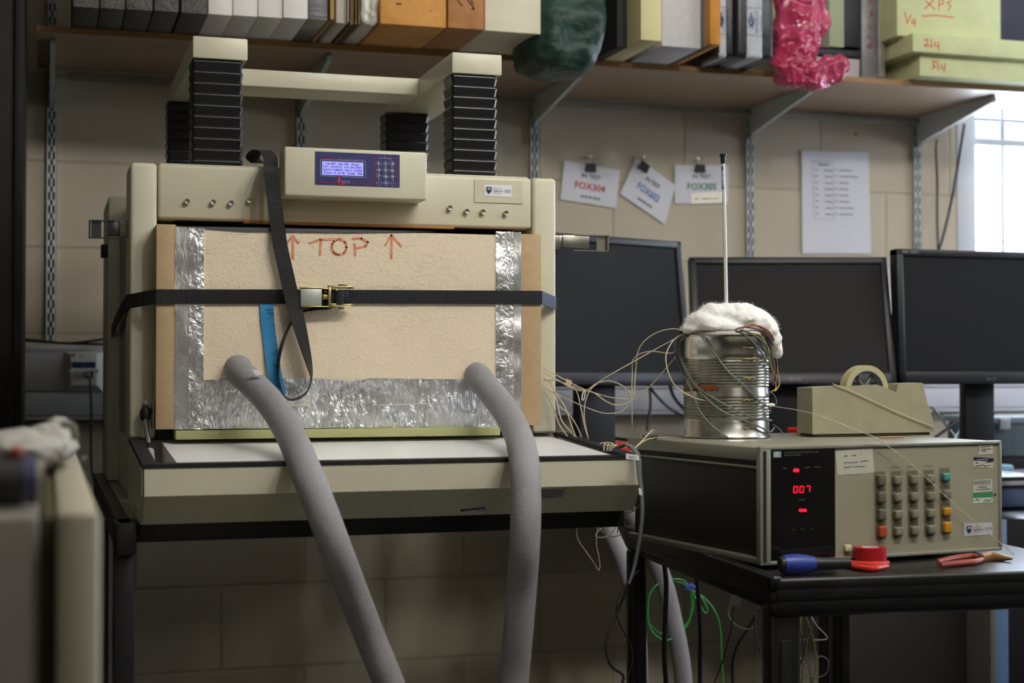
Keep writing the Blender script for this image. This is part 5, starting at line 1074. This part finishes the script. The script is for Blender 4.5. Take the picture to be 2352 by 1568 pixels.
# ================================================================ tape dispenser
td = PZ(1866, 1003, ztopH); te = PZ(2145, 999, ztopH); tx = te-td; tx.z = 0; TW = tx.length; tx.normalize(); ty = V((-tx.y, tx.x, 0))
TD = thing('tape_dispenser', 'old beige desk tape dispenser standing on the data logger', 'tape dispenser', td)
tq = frame_mat(td, tx, ty); k_ = TW/279
def TP(u, v): # silhouette pixel -> local x,z
    q = PP(u, v, td, -ty)-td; return V((q.dot(tx), 0, q.z))
bei = mat('dispenser_beige', '9d987f', .5, bump=.2, bscale=200, var=.12, vscale=30, bdist=.0006)
side = [(1866, 996), (1866, 890), (2016, 883), (2114, 923), (2134, 930), (2146, 978), (2146, 992), (1868, 997)]
Ps = [TP(*p) for p in side]
g = G(tq); g.prism(Ps, (0, .006, 0)); g.prism([p+V((0, .052, 0)) for p in Ps], (0, .006, 0))
hd = [TP(*p) for p in ((2062, 903), (2067, 881), (2124, 879), (2146, 978), (2146, 992), (2080, 994))]
g.prism([p+V((0, .0062, 0)) for p in hd], (0, .0456, 0))
bk_ = [TP(*p) for p in ((1866, 996), (1866, 890), (1925, 888), (1925, 996))]; g.prism([p+V((0, .0062, 0)) for p in bk_], (0, .0456, 0))
g.box(.04, TW*.8, .0062, .052, .002, .02); g.done('body', bei, TD, smooth=False)
g = G(tq); b0, b1 = TP(1872, 998), TP(2140, 996); g.box(.004, TW-.006, .003, .055, .0, .005, .001); g.done('base_pad', mat('pad_dark', '55513f', .7), TD)
rc = TP(2003, 893); rr_ = .0425
RO = thing('tape_roll', 'roll of clear tape with grey core standing in the dispenser', 'tape roll', tq @ (rc+V((0, .029, 0))))
g = G(tq); g.lathe([(rr_-.008, -.0125), (rr_, -.0125), (rr_, .0125), (rr_-.008, .0125), (rr_-.008, -.0125)], rc+V((0, .029, 0)), 48, 'Y', cap=False); g.done('tape', mat('tape_cream', 'c3b98c', .35, trans=.1), RO, ang=40)
g = G(tq); g.lathe([(rr_-.0105, -.0125), (rr_-.008, -.0125), (rr_-.008, .0125), (rr_-.0105, .0125), (rr_-.0105, -.0125)], rc+V((0, .029, 0)), 48, 'Y', cap=False); g.done('core', mat('core_grey', 'a3a3a6', .5), RO, ang=40)
g = G(tq)
for a in (55, 125, 250): 
    c_, s_2 = math.cos(math.radians(a)), math.sin(math.radians(a)); p0_, p1_ = rc+V((c_*.004, .021, s_2*.004)), rc+V((c_*.029, .021, s_2*.029)); g.tube([p0_+V((0, .008, 0)), p1_+V((0, .008, 0))], .004, 6)
g.lathe([(.010, .018), (.010, .040)], rc, 20, 'Y'); g.done('hub', mat('hub_grey', '6c6c66', .5), TD)
# small things on logger top
rp0, rp1 = PZ(1812, 994, ztopH)+V((0, 0, .006)), PZ(1872, 996, ztopH)+V((0, 0, .006))
t = thing('red_pen', 'red capped pen lying behind the tape dispenser', 'pen', rp0)
g = G(); g.tube([rp0, rp0+(rp1-rp0)*.38], [.0052, .0056], 14); g.done('pen_cap', mat('red_gloss', 'c01518', .25), t)
g = G(); g.tube([rp0+(rp1-rp0)*.38, rp1+(rp1-rp0)*.3], [.006, .006], 14); g.done('pen_barrel', mat('red_gloss2', 'b01216', .3), t)
g = G(); p_ = PZ(2048, 1006.5, ztopH); g.tube([p_+hx*(-.026)+V((0, 0, .002)), p_+hx*.0+V((0, 0, .0022)), p_+hx*.026+V((0, 0, .002))], [.0014, .0020, .0014], 8); g.done('wood_sliver', mat('sliver_tan', 'a5805c', .7), None, 'thin tan sliver lying in front of the tape dispenser', 'sliver')
# ================================================================ tools on the cart front
zt2 = zt-.0036
def onc(u, v, h=0): p = PZ(u, v, zt2); return V((p.x, p.y, zt2+h))
t = thing('screwdriver', 'blue and black handled screwdriver on the cart front edge', 'screwdriver', onc(1792, 1308)); hs = .0165
A_, B_ = onc(1790, 1322, hs), onc(1952, 1318, hs); d_ = B_-A_
S_ = lambda f: A_+d_*f
g = G(); g.tube([S_(.04), S_(.06), S_(.16), S_(.28), S_(.40), S_(.49)], [.010, .0145, .0155, .0155, .0135, .0115], 20); g.done('grip', mat('grip_blue', '24388a', .4), t)
g = G(); g.tube([S_(0), S_(.02), S_(.06)], [.010, .0125, .0135], 20); g.done('butt_cap', mat('grip_black', '1c1d1f', .4), t)
g = G(); g.tube([S_(.49), S_(.6), S_(.95), S_(1)], [.0105, .0095, .0085, .007], 18); g.done('black_collar', mat('grip_black', '1c1d1f', .4), t)
rt0 = onc(1999, 1297, .012)
redt = mat('red_tape', 'a01822', .4, bump=.1)
RT_ = thing('red_tape_roll', 'roll of red electrical tape resting on the red pliers', 'tape roll', rt0)
g = G(); c_ = V((rt0.x, rt0.y, zt2+.0085)); g.lathe([(.014, 0), (.0255, 0), (.0255, .020), (.014, .020), (.014, 0)], c_, 36, 'Z', cap=False); g.done('tape', redt, RT_, ang=40)
g = G(); g.lathe([(.0125, 0), (.0139, 0), (.0139, .020), (.0125, .020), (.0125, 0)], c_, 30, 'Z', cap=False); g.done('core', white, RT_, ang=40)
def pliers(pts_a, pts_b, head, label, colr, mh):
    t = thing('pliers', label, 'pliers', onc(*head[0]))
    for P in (pts_a, pts_b):
        g = G(); C_ = cat_rom([onc(u, v, .0045) for u, v in P], 6); n_ = len(C_); g.tube(C_, [.0038+.0012*math.sin(math.pi*i/(n_-1)) for i in range(n_)], 10); g.done('handle', colr, t)
    g = G(); C_ = [onc(u, v, .005) for u, v in head]; g.tube(C_, [.0075, .009, .006, .002][:len(C_)], 10); g.done('jaws', mh, t)
pliers([(2040, 1299), (2000, 1303), (1960, 1300), (1935, 1293)], [(2038, 1306), (2000, 1312), (1955, 1306), (1930, 1296)], [(1930, 1294), (1915, 1291), (1900, 1288)], 'red handled pliers under the red tape roll', mat('red_grip', 'c23226', .35), steel)
pliers([(2153, 1296), (2190, 1288), (2230, 1283), (2250, 1285)], [(2160, 1304), (2200, 1300), (2240, 1296), (2256, 1291)], [(2252, 1288), (2275, 1285), (2300, 1287), (2325, 1290)], 'red handled pliers with bright jaws at the right of the cart', mat('dull_red_grip', '8a3a30', .5), mat('jaw_tan', 'a5805a', .35, metal=.5))
G().box(0, .001, 0, .001, 0, .001).done('x', None); bpy.data.objects.remove(bpy.data.objects['x'])
g = G(); g.blob(onc(1668, 1291, .003)+ex*(-.004), (.008, .006, .004), 3, .3, 3, 5); g.done('wax_crumb', mat('crumb_yellow', 'b09a50', .7), None, 'small yellow crumb on the cart beside the logger', 'crumb')
# ================================================================ wires
tcm = mat('thermocouple_wire', 'cdbda2', .55); tcd = mat('thermocouple_dim', 'a8977c', .55); gw = mat('grey_wire', '5f6660', .45)
GT = 'beige thermocouple wires between specimen box and can'
dc = 2.62
TW_ = [
 ([(1248, 845, 2.68), (1290, 868, 2.66), (1340, 893, 2.64), (1400, 912, 2.62), (1446, 917, 2.62)], 'beige wire from the box edge, ending at the hanging vertical wire'),
 ([(1249, 853, 2.68), (1280, 872, 2.66), (1322, 895, 2.64), (1360, 900, 2.6), (1393, 922, 2.58), (1420, 930, 2.58), (1455, 918, 2.58), (1500, 880, 2.56), (1553, 818, 2.53)], 'beige wire looping low then rising to the can side'),
 ([(1249, 873, 2.68), (1275, 873, 2.66), (1310, 885, 2.64), (1343, 896, 2.62), (1370, 880, 2.6), (1420, 850, 2.58), (1500, 805, 2.56), (1556, 775, 2.53)], 'beige wire rising straight from the white tie to the can rim'),
 ([(1249, 890, 2.68), (1300, 915, 2.66), (1350, 937, 2.64), (1390, 949, 2.62), (1425, 945, 2.62), (1445, 930, 2.62)], 'beige wire sagging below the others from box edge'),
 ([(1352, 1012, 2.6), (1342, 960, 2.6), (1345, 920, 2.6), (1360, 890, 2.6), (1390, 875, 2.6), (1425, 883, 2.6), (1447, 905, 2.6), (1451, 930, 2.6), (1452, 970, 2.6), (1450, 1008, 2.62)], 'beige wire forming a round loop beside the monitor'),
 ([(1456, 912, 2.62), (1460, 850, 2.62), (1468, 800, 2.6), (1500, 768, 2.58), (1545, 755, 2.55), (1585, 764, 2.53)], 'beige wire arching high over onto the can top'),
 ([(1451, 930, 2.62), (1452, 860, 2.62), (1456, 823, 2.6), (1490, 807, 2.58), (1540, 811, 2.55), (1552, 802, 2.53)], 'beige wire turning from vertical towards the frayed tip'),
 ([(1575, 764, 2.5), (1548, 780, 2.47), (1530, 815, 2.45), (1535, 855, 2.44), (1555, 890, 2.43), (1600, 915, 2.42), (1650, 922, 2.42), (1700, 923, 2.42), (1750, 929, 2.43)], 'beige wire wrapping round the can front to the white tape tag'),
 ([(1249, 868, 2.69), (1268, 885, 2.67), (1280, 925, 2.65), (1290, 965, 2.63), (1310, 990, 2.62), (1324, 1008, 2.62)], 'beige wire dropping from the box edge, innermost of the falling group'),
 ([(1266, 873, 2.68), (1275, 900, 2.66), (1298, 935, 2.64), (1312, 975, 2.62), (1325, 1009, 2.6)], 'beige wire dropping from the box edge with a straight lower run'),
 ([(1252, 900, 2.69), (1270, 935, 2.67), (1285, 975, 2.65), (1305, 1004, 2.62)], 'beige wire falling nearest to the right column'),
 ([(1282, 930, 2.66), (1310, 955, 2.64), (1328, 985, 2.62), (1338, 1011, 2.6)], 'beige wire falling outermost of the group to the door rim'),
 ([(1310, 887, 2.64), (1325, 900, 2.64), (1335, 940, 2.62), (1343, 980, 2.6), (1353, 1013, 2.6)], 'beige wire dropping to the far corner of the door rim'),
 ([(1457, 1029, 2.4), (1475, 1012, 2.42), (1496, 990, 2.44), (1502, 989, 2.44), (1504, 996, 2.45)], 'short beige wire with hooked end beside the logger corner'),
 ([(1455, 1032, 2.4), (1480, 1012, 2.42), (1510, 1005, 2.46), (1562, 1004, 2.50)], 'beige wire running along the logger top to the can foot'),
]
for p, l in TW_: wire('thermocouple_wire', p, .0011, tcm, l, 'wire', GT)
for i, (a, b_) in enumerate(((1387, 1390), (1394, 1396), (1399, 1404), (1403, 1410))):
    wire('thermocouple_wire', [(a, 1035, 2.335), (a+1+i, 1022+i*2, 2.335), (b_+i*2, 1019+i, 2.34), (b_+6+i*2, 1023+i*2, 2.36)], .0010, tcm, 'short beige wire loop over the door front rim, '+['leftmost of four', 'second of four', 'third of four', 'rightmost of four'][i], 'wire', 'wire loops over the rim')
wire('thermocouple_wire', [(1378, 1018, 2.36), (1390, 1016, 2.35), (1405, 1018, 2.34), (1416, 1026, 2.34)], .0012, tcm, 'beige wire lying across the tops of the rim loops', 'wire')
# wire tags
def tag4(c4, Y, m, label, cat='tag', name='paper_tag'):
    g = G(); g.prism([PY(u, v, Y) for u, v in c4], (0, .0008, 0)); return g.done(name, m, None, label, cat, smooth=False)
tag4([(1301, 869), (1314, 874), (1311, 889), (1298, 884)], 2.635, mat('masking_tag', 'b5a78c', .8), 'beige masking tape tag on the wires near the box')
g = G(); g.tube(cat_rom(px3([(1343, 896, 2.61), (1338, 905, 2.61), (1337, 917, 2.61), (1341, 917, 2.61), (1345, 898, 2.61)]), 5), .0013, 6); g.done('cable_tie', white, None, 'white cable tie gathering the beige wires', 'cable tie')
g = G(); g.blob(PY(1770, 930, 2.43), (.009, .003, .0035), 3, .25, 3, 2); g.done('tape_tag', mat('tag_white', 'e0dcd4', .7), None, 'white tape tag where the beige wire leaves the can', 'tag')
g = G(); P_w = [PY(1772, 932, 2.425)]+[PP(u, v, hFL+hn*.008, hn) for u, v in ((1860, 948), (1960, 985), (2010, 1005), (2060, 1040), (2120, 1090), (2200, 1165), (2290, 1240), (2345, 1285))]
g.tube(cat_rom(P_w, 7), .0007, 6); g.done('thermocouple_wire', tcm, None, 'long beige wire slanting across the logger front to the right', 'wire')
g = G(); g.tube(cat_rom([PP(u, v, td-ty*.003, ty) for u, v in ((1912, 881), (1925, 886), (1960, 900), (2060, 946), (2144, 980))], 5), .0009, 6); g.done('thermocouple_wire', tcm, None, 'straight beige wire across the side of the tape dispenser', 'wire')
wire('clear_tube', [(1452, 1008, 2.62), (1444, 1010, 2.6), (1440, 1020, 2.5), (1436, 1030, 2.4)], .0008, tcd, 'thin frayed wire at the logger back corner', 'wire')
g = G(); g.blob(PY(1494, 1000, 2.46), (.013, .01, .007), 4, .5, 3, 8, True); g.done('clear_tape_wad', mat('clear_wad', 'b8b8b8', .15, trans=.6), None, 'crumpled clear tape wad on the logger left corner', 'tape')
# grey wires over the can
GW = 'grey wires draped round the can'
def CQ(u, v, off=.003):
    s = max(-1.0, min(1.0, (u-1668)/107)); view = V((cc.x, cc.y, 0)).normalized(); rt2 = V((view.y, -view.x, 0)); z = ztopH+hC*(1012-v)/(1012-770)
    c2 = math.sqrt(max(0, 1-s*s)); ex_ = 1 if abs(u-1668) <= 107 else abs(u-1668)/107
    return V((cc.x, cc.y, 0))+rt2*s*ex_*(cr+off)-view*c2*(cr+off)+V((0, 0, max(z, ztopH+.002)))
def cwire(pts, m, r, label, off=.003, group=GW):
    g = G(); g.tube(cat_rom([CQ(p[0], p[1], off) for p in pts], 7), r, 8); g.done('grey_wire', m, None, label, 'wire', group)
cwire([(1575, 768), (1556, 778), (1550, 800), (1560, 840), (1575, 870), (1592, 905), (1610, 950), (1640, 985), (1672, 1013)], gw, .0016, 'grey wire from the left rim down to the can foot', .006)
cwire([(1576, 770), (1560, 780), (1556, 805), (1572, 848), (1590, 880), (1625, 920), (1660, 948), (1705, 968), (1745, 985), (1768, 998), (1779, 990)], gw, .0016, 'grey wire from left rim crossing to the right foot, lower', .005)
cwire([(1577, 772), (1562, 785), (1562, 815), (1580, 860), (1600, 890), (1640, 918), (1690, 945), (1730, 963), (1774, 972)], gw, .0016, 'grey wire from left rim crossing to the right side, upper', .0045)
cwire([(1602, 763), (1612, 775), (1640, 812), (1672, 855), (1700, 880), (1725, 905), (1745, 925), (1768, 940), (1774, 953)], gw, .0017, 'grey wire slanting across the can front from top left', .003)
cwire([(1690, 762), (1710, 770), (1745, 805), (1762, 835), (1777, 850), (1781, 868)], gw, .0017, 'grey wire over the right shoulder of the can, inner', .004)
cwire([(1700, 760), (1725, 768), (1755, 790), (1772, 820), (1780, 850), (1783, 870)], gw, .0017, 'grey wire over the right shoulder of the can, outer', .006)
cwire([(1770, 903), (1782, 915), (1786, 930), (1780, 938)], gw, .0012, 'short grey wire loop at the right side of the can', .004)
wire('grey_wire', [(1776, 975, 2.50), (1790, 985, 2.48), (1800, 1000, 2.46), (1790, 1008, 2.45), (1765, 1010, 2.44)], .0012, gw, 'grey wire end looping on the logger beside the can', 'wire', GW)
for m, off, pts, l in ((mat('wire_maroon', '5a1530', .4), .008, [(1690, 757), (1715, 750), (1738, 750), (1762, 772), (1775, 800), (1780, 830), (1778, 860), (1772, 890)], 'maroon wire arching over the right of the can, upper'),
                       (mat('wire_maroon', '5a1530', .4), .010, [(1685, 760), (1712, 754), (1745, 762), (1765, 785), (1777, 815), (1779, 845), (1775, 880)], 'maroon wire arching over the right of the can, lower'),
                       (mat('wire_yellow', 'b09b2e', .4), .011, [(1708, 755), (1722, 745), (1745, 755), (1768, 775), (1776, 810), (1779, 850), (1783, 885), (1773, 903)], 'yellow wire arching over the right of the can, outer'),
                       (mat('wire_yellow', 'b09b2e', .4), .006, [(1715, 765), (1745, 772), (1762, 800), (1768, 830), (1778, 870), (1782, 895), (1772, 903)], 'yellow wire arching over the right of the can, inner'),
                       (mat('wire_pink', '9a3050', .4), .012, [(1700, 756), (1730, 749), (1758, 762), (1772, 790), (1780, 822)], 'dark pink wire arching over the right of the can')):
    cwire(pts, m, .0010, l, off, 'coloured wires over the can')
# grey cable bundle over door corner
for i, dx in enumerate((0, 3.5, 7)):
    wire('grey_cable', [(1415+dx, 1028, 2.33), (1435+dx, 1021, 2.31), (1452+dx, 1030, 2.305), (1462+dx, 1050, 2.30), (1466+dx*.8, 1090, 2.295), (1472+dx*.6, 1140, 2.29), (1472+dx*.5, 1200, 2.29), (1458+dx*.4, 1290, 2.3), (1445, 1340, 2.3)][:9], .0021, gw, 'grey cable bent over the door corner, '+['left', 'middle', 'right'][i]+' of three', 'cable', 'grey cables over the door corner')
bkw = mat('dark_cable', '262628', .5)
wire('dark_cable', [(1445, 1340, 2.3), (1420, 1400, 2.32), (1398, 1450, 2.32), (1392, 1490, 2.32), (1405, 1530, 2.32), (1432, 1552, 2.32), (1420, 1590, 2.32)], .0024, bkw, 'dark cable curving down beside the left cart leg', 'cable')
wire('dark_cable', [(1466, 1310, 2.5), (1440, 1340, 2.5), (1418, 1380, 2.5), (1417, 1415, 2.5), (1432, 1450, 2.5), (1448, 1480, 2.5), (1452, 1520, 2.5), (1440, 1560, 2.5)], .0014, bkw, 'thin dark cable looping in front of the left cart leg', 'cable')
g4 = tag4([(1438, 1041), (1467, 1045), (1469, 1057), (1438, 1054)], 2.285, lw, 'white cable tag marked CH6 upside down on the door corner', 'tag', 'cable_tag')
text('CH6', PY(1461, 1046, 2.2845), (-1, 0, 0), (0, 0, -1), .0045, mat('pen_blue', '3a3a6a', .7), g4, .0125)
for v in g4.children[0].data.vertices: v.co.y = 2.2842
tag4([(1467, 1120), (1474, 1123), (1475, 1138), (1468, 1135)], 2.285, lw, 'small white tag on the grey cables below the door corner', 'tag', 'cable_tag')
GB = 'beige wires hanging below the door'
for p, m, l in (([(1340, 1176, 2.6), (1336, 1195, 2.6), (1325, 1215, 2.6), (1328, 1240, 2.6), (1350, 1272, 2.6), (1366, 1295, 2.6), (1374, 1309, 2.6), (1378, 1300, 2.6), (1375, 1275, 2.6), (1370, 1250, 2.6), (1372, 1215, 2.6), (1380, 1176, 2.6)], tcm, 'beige wire hanging in a long pointed loop'),
                ([(1455, 1200, 2.6), (1440, 1190, 2.6), (1420, 1190, 2.6), (1395, 1203, 2.6), (1372, 1222, 2.6), (1370, 1232, 2.6), (1385, 1234, 2.6), (1402, 1226, 2.6), (1418, 1205, 2.6), (1430, 1180, 2.6)], tcm, 'beige wire curling across the rear pipe'),
                ([(1366, 1180, 2.62), (1370, 1205, 2.62), (1390, 1225, 2.62), (1410, 1232, 2.62), (1430, 1226, 2.62)], tcd, 'dull beige wire crossing the rear pipe lower down'),
                ([(1418, 1176, 2.62), (1420, 1200, 2.62), (1418, 1225, 2.62)], tcd, 'short dull wire hanging beside the rear pipe'),
                ([(1476, 1145, 2.3), (1465, 1165, 2.35), (1445, 1176, 2.4), (1422, 1172, 2.5), (1405, 1165, 2.6)], tcd, 'beige wire curving under the door corner')):
    wire('hanging_wire', p, .0011, m, l, 'wire', GB)
# hoses, green wires and tangle below the cart
CBz = 3.05
wire('black_hose', [(1524, 1280, 2.75), (1530, 1340, 2.75), (1528, 1420, 2.75), (1526, 1500, 2.75), (1532, 1600, 2.75)], .0048, bkw, 'thin black hose hanging under the cart, left one', 'hose', 'black hoses under the cart')
wire('black_hose', [(1598, 1300, 2.75), (1605, 1380, 2.75), (1609, 1460, 2.75), (1608, 1520, 2.75), (1608, 1600, 2.75)], .0045, bkw, 'thin black hose hanging under the cart, right one', 'hose', 'black hoses under the cart')
grn = mat('green_wire', '2f8f3c', .4)
for p, l in (([(1580, 1347, 3.2), (1560, 1337, 3.2), (1520, 1340, 3.2), (1495, 1360, 3.2), (1486, 1400, 3.2), (1490, 1430, 3.2), (1520, 1455, 3.2), (1560, 1450, 3.2), (1588, 1410, 3.2), (1592, 1370, 3.2), (1583, 1350, 3.2)], 'green wire coil of large loop'),
             ([(1582, 1349, 3.19), (1570, 1333, 3.19), (1545, 1330, 3.19), (1510, 1342, 3.19), (1490, 1375, 3.19), (1492, 1440, 3.19), (1530, 1470, 3.19), (1575, 1440, 3.19), (1590, 1390, 3.19), (1584, 1352, 3.19)], 'green wire coil of lower loop'),
             ([(1584, 1352, 3.19), (1610, 1370, 3.19), (1625, 1400, 3.19), (1618, 1406, 3.19), (1605, 1385, 3.19), (1586, 1354, 3.19)], 'green wire short loop at the knot'),
             ([(1586, 1353, 3.2), (1620, 1375, 3.2), (1645, 1410, 3.2), (1655, 1450, 3.2), (1658, 1520, 3.2), (1664, 1600, 3.2)], 'green wire trailing down to the right')):
    wire('green_wire', p, .0020, grn, l, 'wire', 'green wires under the cart')
g = G(); g.blob(PY(1586, 1348, 3.17), (.012, .008, .007), 3, .6, 3, 4, True); g.done('blue_tie', mat('tie_blue', '244a9c', .5), None, 'blue string knot tying the green wires', 'tie')
tag4([(1681, 1363), (1706, 1367), (1699, 1394), (1673, 1389)], 2.8, mat('tag_grey', '9a9896', .7), 'white tag hanging under the cart lip', 'tag', 'cable_tag')
random.seed(11)
dk = [bkw, bkw, mat('tangle_grey', '6c6c6a', .5), mat('tangle_white', 'a8a6a0', .5), mat('wire_olive', '8c8030', .5)]
TG = [([(1685, 1392, 2.8), (1680, 1440, 2.8), (1662, 1510, 2.8), (1640, 1570, 2.8)], 0, 'black cable falling from the white tag'),
      ([(1678, 1390, 2.82), (1672, 1410, 2.82), (1690, 1435, 2.82), (1715, 1445, 2.82), (1735, 1438, 2.82)], 3, 'white cable curling under the white tag'),
      ([(1742, 1400, 2.85), (1720, 1440, 2.85), (1695, 1480, 2.85), (1683, 1520, 2.85), (1683, 1570, 2.85)], 1, 'thick black cable slanting left under the cart'),
      ([(1742, 1370, 2.8), (1734, 1440, 2.8), (1745, 1490, 2.8), (1760, 1525, 2.8)], 2, 'grey cable hanging left of the cart front leg'),
      ([(1758, 1525, 2.8), (1749, 1540, 2.8), (1752, 1556, 2.8), (1760, 1568, 2.8)], 3, 'white cable end left of the cart front leg'),
      ([(1841, 1400, 2.9), (1852, 1420, 2.9), (1864, 1455, 2.9), (1873, 1500, 2.9), (1875, 1530, 2.9), (1868, 1560, 2.9), (1862, 1590, 2.9)], 4, 'yellow olive wire winding between the cart legs'),
      ([(1838, 1398, 2.92), (1840, 1450, 2.92), (1845, 1520, 2.92), (1842, 1570, 2.92)], 4, 'yellow olive wire hanging straight between the cart legs'),
      ([(1825, 1397, 2.9), (1848, 1398, 2.9), (1862, 1415, 2.9), (1876, 1437, 2.9), (1900, 1465, 2.9), (1870, 1470, 2.9)], 3, 'white wire bent to a sharp corner between cart legs'),
      ([(1825, 1460, 2.88), (1840, 1470, 2.88), (1858, 1462, 2.88), (1865, 1430, 2.88), (1858, 1400, 2.88)], 2, 'grey wire loop high between the cart legs'),
      ([(1824, 1435, 2.86), (1840, 1455, 2.86), (1846, 1500, 2.86), (1835, 1530, 2.86), (1825, 1540, 2.86)], 0, 'black wire wiggling between the cart legs'),
      ([(1862, 1520, 2.86), (1885, 1507, 2.86), (1902, 1518, 2.86), (1898, 1545, 2.86), (1875, 1556, 2.86), (1850, 1548, 2.86)], 2, 'grey wire circle low between the cart legs'),
      ([(1855, 1470, 2.9), (1850, 1510, 2.9), (1860, 1540, 2.9), (1866, 1590, 2.9)], 2, 'grey cable strand hanging mid between cart legs'),
      ([(1823, 1495, 2.87), (1842, 1515, 2.87), (1856, 1538, 2.87)], 3, 'short white wire low between the cart legs')]
for p, m, l in TG: wire('tangled_cable', p, .0028 if 'thick' in l else .0015, dk[m], l, 'cable', 'cable tangle under the cart')
wire('black_power_lead', [(1255, 950, 2.85), (1262, 975, 2.8), (1275, 1000, 2.7), (1280, 1008, 2.68)], .0028, bkw, 'black lead entering the tester at right of the box', 'cable')
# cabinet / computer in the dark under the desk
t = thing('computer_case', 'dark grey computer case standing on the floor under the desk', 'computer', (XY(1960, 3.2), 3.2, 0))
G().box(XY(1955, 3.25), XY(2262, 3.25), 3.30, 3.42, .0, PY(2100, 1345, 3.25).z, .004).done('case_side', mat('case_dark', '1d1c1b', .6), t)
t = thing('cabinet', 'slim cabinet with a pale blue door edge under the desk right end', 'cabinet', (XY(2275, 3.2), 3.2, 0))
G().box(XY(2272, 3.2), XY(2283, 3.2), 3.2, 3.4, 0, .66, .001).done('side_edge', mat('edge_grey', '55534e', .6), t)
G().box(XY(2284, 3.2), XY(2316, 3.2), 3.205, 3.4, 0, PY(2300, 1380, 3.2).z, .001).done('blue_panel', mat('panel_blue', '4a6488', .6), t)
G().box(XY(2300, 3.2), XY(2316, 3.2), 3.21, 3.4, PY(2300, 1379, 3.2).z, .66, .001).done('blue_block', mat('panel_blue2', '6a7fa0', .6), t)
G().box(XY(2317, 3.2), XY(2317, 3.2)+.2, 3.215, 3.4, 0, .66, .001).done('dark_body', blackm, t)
# ================================================================ foreground instrument at left
FY = 1.15
fx0, fx1 = XY(-60, FY), XY(233, FY); fz = PY(200, 1175, FY).z
t = thing('foreground_cabinet', 'cream equipment cabinet close to the camera at lower left', 'cabinet', (fx0, FY, 0))
fcr = mat('foreground_cream', '9b9685', .5); 
G().box(XY(132, FY), fx1, FY, 2.1, 0, fz, .006).done('side_post', mat('foreground_post', 'a7a18f', .5), t)
G().box(XY(92, FY), XY(132, FY), FY+.02, 1.85, 0, fz-.004, .003).done('seal_strip', mat('seal_olive', '3f3d24', .7), t)
G().box(-.35, XY(92, FY), FY+.004, 1.5, 0, fz-.002, .006).done('front_panel', mat('foreground_panel', '77726a', .5), t)
g = G(); g.lathe([(.004, 0), (.004, .006)], (fx1, 1.75, fz+.004), 10, 'X'); g.done('screw', steel, t)
# roll lying on it
t = thing('dark_roll', 'dark grey roll with red and blue end on the near left cabinet', 'roll', (XY(40, 1.25), 1.3, fz))
rz_ = .019
g = G(); g.tube([(-.30, 1.21, fz+rz_), (XY(56, 1.21), 1.21, fz+rz_)], rz_, 24); g.done('roll_body', mat('roll_charcoal', '2e2c30', .6), t)
g = G(); g.tube([(XY(56, 1.21)+.0005, 1.21, fz+rz_), (XY(86, 1.21), 1.21, fz+rz_)], rz_-.001, 24); g.done('blue_band', mat('band_slate', '3c4060', .6), t)
g = G(); g.tube([(XY(86, 1.21)+.0005, 1.21, fz+rz_), (XY(100, 1.21), 1.21, fz+rz_)], rz_-.003, 24); g.done('pale_end', mat('end_pale', '9f9a92', .6), t)
g = G(); g.box(XY(20, 1.21), XY(56, 1.21), 1.20, 1.23, fz+2*rz_-.002, fz+2*rz_+.007, .003); g.done('red_tab', mat('tab_red', '8e4a42', .6), t)
# wadding
g = G()
for (u, v, Y, rx, rz, ry, sd) in ((40, 1030, 1.60, .045, .020, .08, 1), (110, 1020, 1.66, .030, .022, .08, 2), (-20, 1030, 1.62, .05, .018, .08, 3), (135, 982, 1.72, .015, .012, .03, 4), (156, 1010, 1.7, .010, .020, .05, 6)):
    g.blob(PY(u, v, Y), (rx, ry, rz), 4, .12, 2, sd)
for v in g.bm.verts: v.co.z = max(v.co.z, fz+.001)
g.done('white_wadding', mat('wadding', 'a19f98', .9, bump=.4, bscale=60), None, 'white wadding heaped on the near left cabinet', 'wadding', ang=180)
wire('wad_cord', [(140, 972, 1.5), (165, 978, 1.5), (172, 1000, 1.5), (170, 1010, 1.5)], .004, mat('cord_grey', '6e6c66', .6), 'grey cord end on the near white wadding', 'cord')
